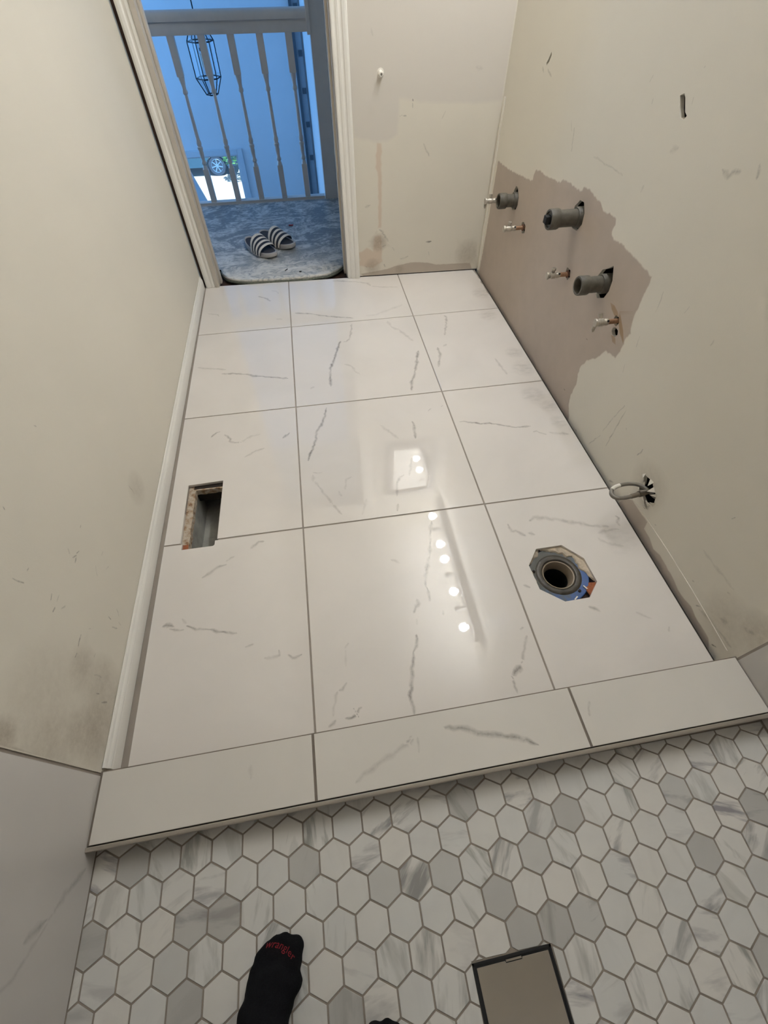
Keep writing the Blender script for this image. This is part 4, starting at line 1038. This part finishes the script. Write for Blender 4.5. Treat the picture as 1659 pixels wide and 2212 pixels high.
# ------------------------------------------------------------------ two storey foyer beyond
foy = setting('wall_foyer')
M_FOY = simple('foyer_wall_paint', lin(218, 222, 226), 0.7, var=0.02, scale=4)
FX0, FX1, FY, FZ0, FZ1 = -3.0, 0.335, 5.3, -2.75, 3.3
WX0, WX1, WZ0, WZ1 = -1.62, -0.50, -2.0, -0.285
ww = MB()
for x0, x1, z0, z1 in ((FX0, WX0, FZ0, FZ1), (WX1, FX1, FZ0, FZ1), (WX0, WX1, WZ1, FZ1), (WX0, WX1, FZ0, WZ0)):
    ww.box(x0, x1, FY, FY + 0.14, z0, z1)
ww.build('far_wall', M_FOY, foy)
MB().box(FX1, FX1 + 0.05, 2.98, FY + 0.1, FZ0, FZ1).build('side_wall', M_FOY, foy)
DW = (2.95, 5.2, -0.9, 2.7)
sw = MB()
for y0, y1, z0, z1 in ((2.94, 3.2, FZ0, FZ1), (5.1, FY + 0.1, FZ0, FZ1), (3.2, 5.1, FZ0, -0.65), (3.2, 5.1, 2.45, FZ1)):
    sw.box(FX0 - 0.1, FX0, y0, y1, z0, z1)
sw.build('window_wall', M_FOY, foy)
MB().box(FX0, FX1, 2.925, 2.94, FZ0, -0.25).box(FX0, -1.4, 2.93, 2.945, -0.25, FZ1).box(-1.42, FX1, 2.94, 2.955, CEIL, FZ1).build('near_wall', M_FOY, foy)
MB().box(FX0 - 0.1, FX1 + 0.05, 2.93, FY + 0.14, FZ0 - 0.05, FZ0).build('foyer_floor', simple('foyer_floor_wood', lin(150, 120, 92), 0.4), foy)
MB().box(FX0 - 0.1, FX1 + 0.05, 2.93, FY + 0.14, FZ1, FZ1 + 0.05).build('foyer_ceiling', M_FOY, foy)

def thin_glass(name, tint=(0.93, 0.97, 1.0, 1), gloss=0.1):
    t = NT(name); n = t.t.nodes
    tr = n.new('ShaderNodeBsdfTransparent'); tr.inputs[0].default_value = tint
    gl = n.new('ShaderNodeBsdfGlossy'); gl.inputs['Roughness'].default_value = 0.02
    mx = n.new('ShaderNodeMixShader'); mx.inputs[0].default_value = gloss
    t.l(tr.outputs[0], mx.inputs[1]); t.l(gl.outputs[0], mx.inputs[2]); t.l(mx.outputs[0], t.out.inputs[0])
    return t.m
M_GLASS = thin_glass('window_glass')
M_WTRIM = simple('window_trim_paint', lin(206, 212, 218), 0.45, var=0.02)
win = setting('window_1')
def frame4(x0, x1, z0, z1, w, y0, y1, name, mat, par):
    for a, b, c, d in ((x0, x0 + w, z0, z1), (x1 - w, x1, z0, z1), (x0 + w, x1 - w, z1 - w, z1), (x0 + w, x1 - w, z0, z0 + w)):
        MB().box(a, b, y0, y1, c, d).build(name, mat, par, bevel=0.003)
frame4(WX0 - 0.055, WX1 + 0.058, WZ0 - 0.055, WZ1 + 0.052, 0.055, FY - 0.022, FY, 'casing', M_WTRIM, win)
frame4(WX0, WX1, WZ0, WZ1, 0.022, FY + 0.03, FY + 0.08, 'sash', M_WTRIM, win)
MB().box(WX0 + 0.02, WX1 - 0.02, FY + 0.05, FY + 0.056, WZ0 + 0.02, WZ1 - 0.02).build('pane', M_GLASS, win)
w2 = setting('added_window')  # unseen window added to give the foyer fill lamp a place
for y0, y1, z0, z1 in ((3.2, 3.26, -0.65, 2.45), (5.04, 5.1, -0.65, 2.45), (3.26, 5.04, 2.39, 2.45), (3.26, 5.04, -0.65, -0.59)):
    MB().box(FX0 - 0.08, FX0 + 0.01, y0, y1, z0, z1).build('frame', M_WTRIM, w2)
MB().box(FX0 - 0.05, FX0 - 0.045, 3.26, 5.04, -0.59, 2.39).build('pane', M_GLASS, w2)
# dark narrow door leaf standing at the far corner, with block hinges
d2 = setting('door_2')
M_BLUEDK = simple('dark_blue_grey_edge', lin(76, 84, 92), 0.5, var=0.05)
M_MIDB = simple('mid_grey_door', lin(150, 156, 162), 0.5, var=0.04)
MB().box(0.236, 0.262, FY - 0.05, FY, -1.3, 1.3).build('dark_edge', M_BLUEDK, d2)
MB().box(0.262, 0.316, FY - 0.035, FY, -1.3, 1.3).build('jamb', M_MIDB, d2)
for z in (0.465, 0.20, -0.06, -0.34, 0.76):
    MB().box(0.277, 0.314, FY - 0.042, FY - 0.034, z - 0.022, z + 0.022).build('hinge', M_BLUEDK, d2)
# sloping stair skirt at the left of the foyer window
sk = setting('trim_1')
pl = [(-1.6, 0.50), (-0.912, -0.134), (-0.800, -0.472), (-0.76, -0.62), (-0.76, -1.2), (-1.6, -1.2)]
MB().prism(pl, lambda u, z: (u, 4.48, z), lambda u, z: (u, 4.52, z)).build('stair_skirt', M_WTRIM, sk)

# lantern
lan = thing('pendant_lantern', 'six sided clear glass pendant lantern with thin black frame hanging in the foyer', 'lantern', (-0.480, 4.2, 0.0))
M_BLK = simple('black_metal', lin(30, 34, 38), 0.4, 0.6, var=0.1)
levels = [(0.770, 0.045), (0.672, 0.100), (0.470, 0.098), (0.372, 0.046)]
hexr = lambda r, k: (r * cos(k * pi / 3 + 0.26), r * sin(k * pi / 3 + 0.26))
for z, r in levels:
    MB().tube([(*hexr(r, k), z) for k in range(6)], 0.0042, 6, closed=True).build('ring', M_BLK, lan)
for k in range(6):
    MB().tube([(*hexr(r, k), z) for z, r in levels], 0.0038, 6).build('bar', M_BLK, lan)
M_LG = thin_glass('lantern_glass', (0.88, 0.93, 0.97, 1), 0.06)
for k in range(6):
    vs = []
    for z, r in levels: vs += [(*hexr(r * 0.985, k), z), (*hexr(r * 0.985, k + 1), z)]
    MB().add(vs, [(0, 1, 3, 2), (2, 3, 5, 4), (4, 5, 7, 6)]).build('pane', M_LG, lan)
MB().lathe([(0.047, 0.768), (0.050, 0.776), (0.018, 0.795), (0.008, 0.815), (0.0045, 0.82), (0.0045, FZ1)], 12).build('rod', M_BLK, lan)
MB().lathe([(0.006, 0.77), (0.006, 0.64), (0.022, 0.635), (0.022, 0.62), (0.006, 0.615)], 10).build('stem', M_BLK, lan)
for a in (0.4, 2.5, 4.6):
    x, y = 0.032 * cos(a), 0.032 * sin(a)
    MB().lathe([(0.009, 0.53), (0.009, 0.60), (0.0, 0.605)], 10, Matrix.Translation((x, y, 0))).tube([(x, y, 0.535), (x * 0.6, y * 0.6, 0.515), (0, 0, 0.62)], 0.003, 6).build('candle', M_WHITE, lan)

# ------------------------------------------------------------------ outside the foyer window
out = setting('driveway')
MB().box(-18, 12, 5.6, 40, -4.7, -4.6).build('concrete', simple('sunlit_concrete', lin(214, 208, 198), 0.9, var=0.05, scale=2), out)
CYW = 20.75
car = thing('parked_car', 'dark parked car with spoked wheel seen low through the foyer window', 'car', (-4.45, CYW + 0.9, -4.6))
M_CAR = simple('dark_teal_car_paint', lin(36, 84, 108), 0.3, 0.1, var=0.04)
M_TYRE = simple('tyre_rubber', lin(46, 66, 88), 0.7, var=0.1)
M_RIM = simple('alloy_rim', lin(110, 150, 180), 0.4, 0.2, var=0.05)
M_RIMDK = simple('rim_recess', lin(44, 62, 82), 0.6)
side = [(-2.25, 0.30), (-2.28, 0.62), (-2.10, 0.88), (-1.2, 0.98), (-0.55, 1.42), (0.75, 1.46), (1.55, 1.02), (2.15, 0.92), (2.26, 0.60), (2.22, 0.30)]
def arch(cx): return [(cx + 0.39 * cos(a), 0.30 + 0.36 * sin(a)) for a in [pi * k / 10 for k in range(11)]]
bot = [(2.22, 0.30)] + arch(1.49) + arch(-1.38) + [(-2.25, 0.30)]
cp = side + bot[1:-1]
mcar = MB().prism(cp, lambda u, z: (u, -0.86 + 0.10 * max(0, z - 0.9), z), lambda u, z: (u, 0.86 - 0.10 * max(0, z - 0.9), z))
mcar.build('body', M_CAR, car)
MB().prism([(-1.0, 1.02), (-0.5, 1.38), (0.70, 1.40), (1.32, 1.04)], lambda u, z: (u, -0.87 + 0.10 * max(0, z - 0.9), z), lambda u, z: (u, -0.80, z)).build('side_window', M_ABSIN, car)
for bx in (-2.29, 2.1): MB().box(bx, bx + 0.19, -0.7, 0.7, 0.34, 0.55).build('bumper', M_CAR, car, bevel=0.03)
for cx in (1.49, -1.38):
    for sy in (-1, 1):
        m = frame_to((cx, sy * 0.70, 0.32), (0, sy, 0))
        wl = MB().lathe([(0.20, -0.10), (0.30, -0.10), (0.32, -0.06), (0.32, 0.08), (0.30, 0.12), (0.225, 0.125), (0.215, 0.10)], 28, m).build('wheel', M_TYRE, car, smooth=True)
        MB().lathe([(0.215, 0.02), (0.0, 0.021)], 28, m).build('brake_recess', M_RIMDK, wl)
        rm = MB().lathe([(0.218, 0.118), (0.205, 0.128), (0.198, 0.10), (0.19, 0.03)], 28, m, caps=False)
        for q in range(7):
            rm.box(-0.018, 0.018, 0.03, 0.20, 0.09, 0.118, m @ Matrix.Rotation(2 * pi * q / 7, 4, 'Z'))
        rm.lathe([(0.05, 0.09), (0.05, 0.122), (0, 0.125)], 14, m)
        rm.build('rim', M_RIM, wl, smooth=False)
def shrub(label, x, y, r, h, seed, n=420):
    random.seed(seed)
    t = thing('shrub', label, 'shrub', (x, y, -4.6), 0, 'shrubs beyond the foyer window')
    m = MB()
    for k in range(n):
        a = random.uniform(0, 2 * pi); b = random.uniform(-0.2, 1.0); rr = r * (0.55 + 0.45 * random.random())
        p = Vector((cos(a) * sqrt(max(0, 1 - b * b)) * rr, sin(a) * sqrt(max(0, 1 - b * b)) * rr, 0.15 + h * 0.5 + b * h * 0.5))
        q = Matrix.Translation(p) @ Matrix.Rotation(random.uniform(0, 6.3), 4, 'Z') @ Matrix.Rotation(random.uniform(-1.1, 1.1), 4, 'X')
        s = random.uniform(0.05, 0.10)
        m.add([tuple(q @ Vector(v)) for v in ((0, -s * 0.4, 0), (s, 0, 0.01), (0, s * 0.4, 0), (-s, 0, 0.01))], [(0, 1, 2, 3)])
    m.build('foliage', simple('shrub_leaves', lin(72, 128, 62), 0.5, var=0.3, scale=6), t)
    MB().tube([(0, 0, 0), (0.02, 0.01, h * 0.5), (0, 0, h * 0.8)], [0.04, 0.03, 0.01], 6).build('stem', M_WOOD, t)
shrub('green leafy shrub to the right of the parked car', -2.06, 20.2, 0.55, 1.0, 21)
shrub('green shrub standing behind the right end of the parked car', -1.3, 21.6, 0.8, 1.3, 22)

# ------------------------------------------------------------------ the person standing in the shower (only socked feet in view)
def remesh(name, balls, vox, mat, parent=None, smooth_n=6, flat_z=None):
    bm = bmesh.new()
    for c, r in balls:
        rr = r if isinstance(r, tuple) else (r, r, r)
        m = Matrix.Translation(c) @ Matrix.Diagonal((*rr, 1))
        bmesh.ops.create_icosphere(bm, subdivisions=3, radius=1.0, matrix=m)
    me = bpy.data.meshes.new(name); bm.to_mesh(me); bm.free()
    o = bpy.data.objects.new(name, me); COL.objects.link(o)
    md = o.modifiers.new('r', 'REMESH'); md.mode = 'VOXEL'; md.voxel_size = vox; md.use_smooth_shade = True
    sm2 = o.modifiers.new('s', 'SMOOTH'); sm2.iterations = smooth_n; sm2.factor = 0.5
    dg = bpy.context.evaluated_depsgraph_get()
    new = bpy.data.meshes.new_from_object(o.evaluated_get(dg))
    bpy.data.objects.remove(o)
    new.name = name; new.materials.clear(); new.materials.append(mat)
    if flat_z is not None:
        for v in new.vertices:
            if v.co.z < flat_z: v.co.z = flat_z + (v.co.z - flat_z) * 0.05
    new.polygons.foreach_set('use_smooth', [True] * len(new.polygons))
    return link(name, new, parent)
def chain(a, b, ra, rb, n):
    a = Vector(a); b = Vector(b)
    return [(a.lerp(b, k / (n - 1)), ra + (rb - ra) * k / (n - 1)) for k in range(n)]
SZ = SHOWER_Z + 0.0012
def foot_balls(toe, ang, side, g=1.0):
    """toe tip point, heading angle, side = +1 when the big toe is towards +x"""
    d = Vector((cos(ang), sin(ang))); r = Vector((d.y, -d.x))
    P_ = lambda s, l, z: (toe[0] - d.x * s + r.x * l * side, toe[1] - d.y * s + r.y * l * side, SZ + z)
    B = []
    B += [(P_(0.017, 0.0185, 0.017), 0.0175 * g), (P_(0.036, 0.021, 0.018), 0.0185 * g)]                    # big toe
    for l, s in ((-0.004, 0.014), (-0.018, 0.022), (-0.029, 0.034), (-0.037, 0.047)):
        B += [(P_(s, l, 0.014), 0.0125 * g), (P_(s + 0.02, l * 0.97, 0.017), 0.0145 * g)]
    for l, s, z, rr in ((0.025, 0.066, 0.021, 0.0215), (0.006, 0.062, 0.024, 0.023), (-0.014, 0.068, 0.022, 0.0215), (-0.030, 0.080, 0.019, 0.0185)):
        B.append((P_(s, l, z), rr * g))
    B.append((P_(0.052, 0.041, 0.020), 0.012 * g) if False else (P_(0.060, 0.033, 0.019), 0.0165 * g))
    for s, z, w in ((0.090, 0.032, 0.030), (0.115, 0.040, 0.033), (0.140, 0.048, 0.033), (0.165, 0.058, 0.034), (0.185, 0.066, 0.035)):
        for l in (-0.020, -0.006, 0.008, 0.020): B.append((P_(s, l * (1.15 if s < 0.12 else 0.85), z * 0.8), (w - abs(l) * 0.35) * 0.88 * g))
        for l in (-0.026, 0.024): B.append((P_(s, l, 0.020), 0.020 * g))
    for s, l, z, rr in ((0.205, 0, 0.03, 0.032), (0.225, 0, 0.032, 0.033), (0.235, 0, 0.028, 0.029), (0.215, 0, 0.07, 0.036), (0.212, 0, 0.10, 0.037)):
        B.append((P_(s, l, z), rr * g))
    return B, Vector(P_(0.212, 0, 0.10))
sk_mat = simple('skin', lin(196, 150, 124), 0.55, var=0.05)
M_SOCK = simple('black_sock', lin(17, 17, 19), 0.95, var=0.25, scale=300, bump=0.6, bscale=700, spec=0.15)
M_TROUSER = simple('dark_trousers', lin(40, 42, 50), 0.9, var=0.15, scale=200, bump=0.4, bscale=400)
feet = [((-0.066, -0.953), radians(67), 1), ((0.092, -1.088), radians(93), -1)]
body = []; socks = []; legs = []
hip_c = Vector((0.0, -1.27, 0.95))
for k, (toe, ang, side) in enumerate(feet):
    fb, ank = foot_balls(toe, ang, side, 0.62)
    hip = hip_c + Vector((-0.09 if k == 0 else 0.09, 0, 0))
    knee = ank.lerp(hip, 0.48) + Vector((0, 0.02, 0))
    body += fb + chain(ank, knee, 0.028, 0.042, 14) + chain(knee, hip, 0.05, 0.075, 14)
    fb2, _ = foot_balls(toe, ang, side, 1.0)
    socks.append(fb2 + chain(ank, ank.lerp(knee, 0.5), 0.037, 0.052, 9))
    legs += chain(ank.lerp(knee, 0.12), knee, 0.060, 0.072, 12) + chain(knee, hip, 0.072, 0.098, 12)
body += [(hip_c, (0.15, 0.10, 0.10))]
legs += [(hip_c, (0.175, 0.125, 0.12)), (hip_c + Vector((0, 0, 0.08)), (0.165, 0.115, 0.08))]
person = remesh('person', body, 0.007, sk_mat, None, 3, SZ + 0.004)
tag(person, 'person in black socks standing on the hexagon shower tiles at bottom of view', 'person')
sock_objs = []
for b in socks: sock_objs.append(remesh('sock', b, 0.0036, M_SOCK, person, 14, SZ))
remesh('trousers', legs, 0.010, M_TROUSER, person, 4)
# red lettering knitted across the toes of the left sock
cu = bpy.data.curves.new('toe_lettering', 'FONT'); cu.body = 'wrangler'; cu.size = 0.0155; cu.shear = 0.25; cu.space_character = 1.05; cu.align_x = 'CENTER'; cu.align_y = 'CENTER'; cu.resolution_u = 3
to = bpy.data.objects.new('tmp', cu); COL.objects.link(to)
dg = bpy.context.evaluated_depsgraph_get()
tm = bpy.data.meshes.new_from_object(to.evaluated_get(dg)); bpy.data.objects.remove(to)
bm = bmesh.new(); bm.from_mesh(tm)
bmesh.ops.triangulate(bm, faces=bm.faces)
for _ in range(2): bmesh.ops.subdivide_edges(bm, edges=[e for e in bm.edges if e.calc_length() > 0.002], cuts=1)
sb = bmesh.new(); sb.from_mesh(sock_objs[0].data); tree = BVHTree.FromBMesh(sb)
c0 = Vector((-0.0790, -0.9700)); ang = radians(-24)
for v in bm.verts:
    x, y = v.co.x, v.co.y
    bend = -9.0 * x * x
    p = c0 + Vector((cos(ang) * x - sin(ang) * (y + bend), sin(ang) * x + cos(ang) * (y + bend)))
    h = tree.ray_cast(Vector((p.x, p.y, 0.4)), Vector((0, 0, -1)))
    v.co = (p.x, p.y, (h[0].z if h[0] else SHOWER_Z + 0.03) + 0.0006)
bm.to_mesh(tm); bm.free(); sb.free()
tm.name = 'toe_lettering'; tm.materials.clear(); tm.materials.append(simple('red_knit', lin(118, 16, 28), 0.9, var=0.3, scale=500))
link('toe_lettering', tm, sock_objs[0], label='red knitted lettering')
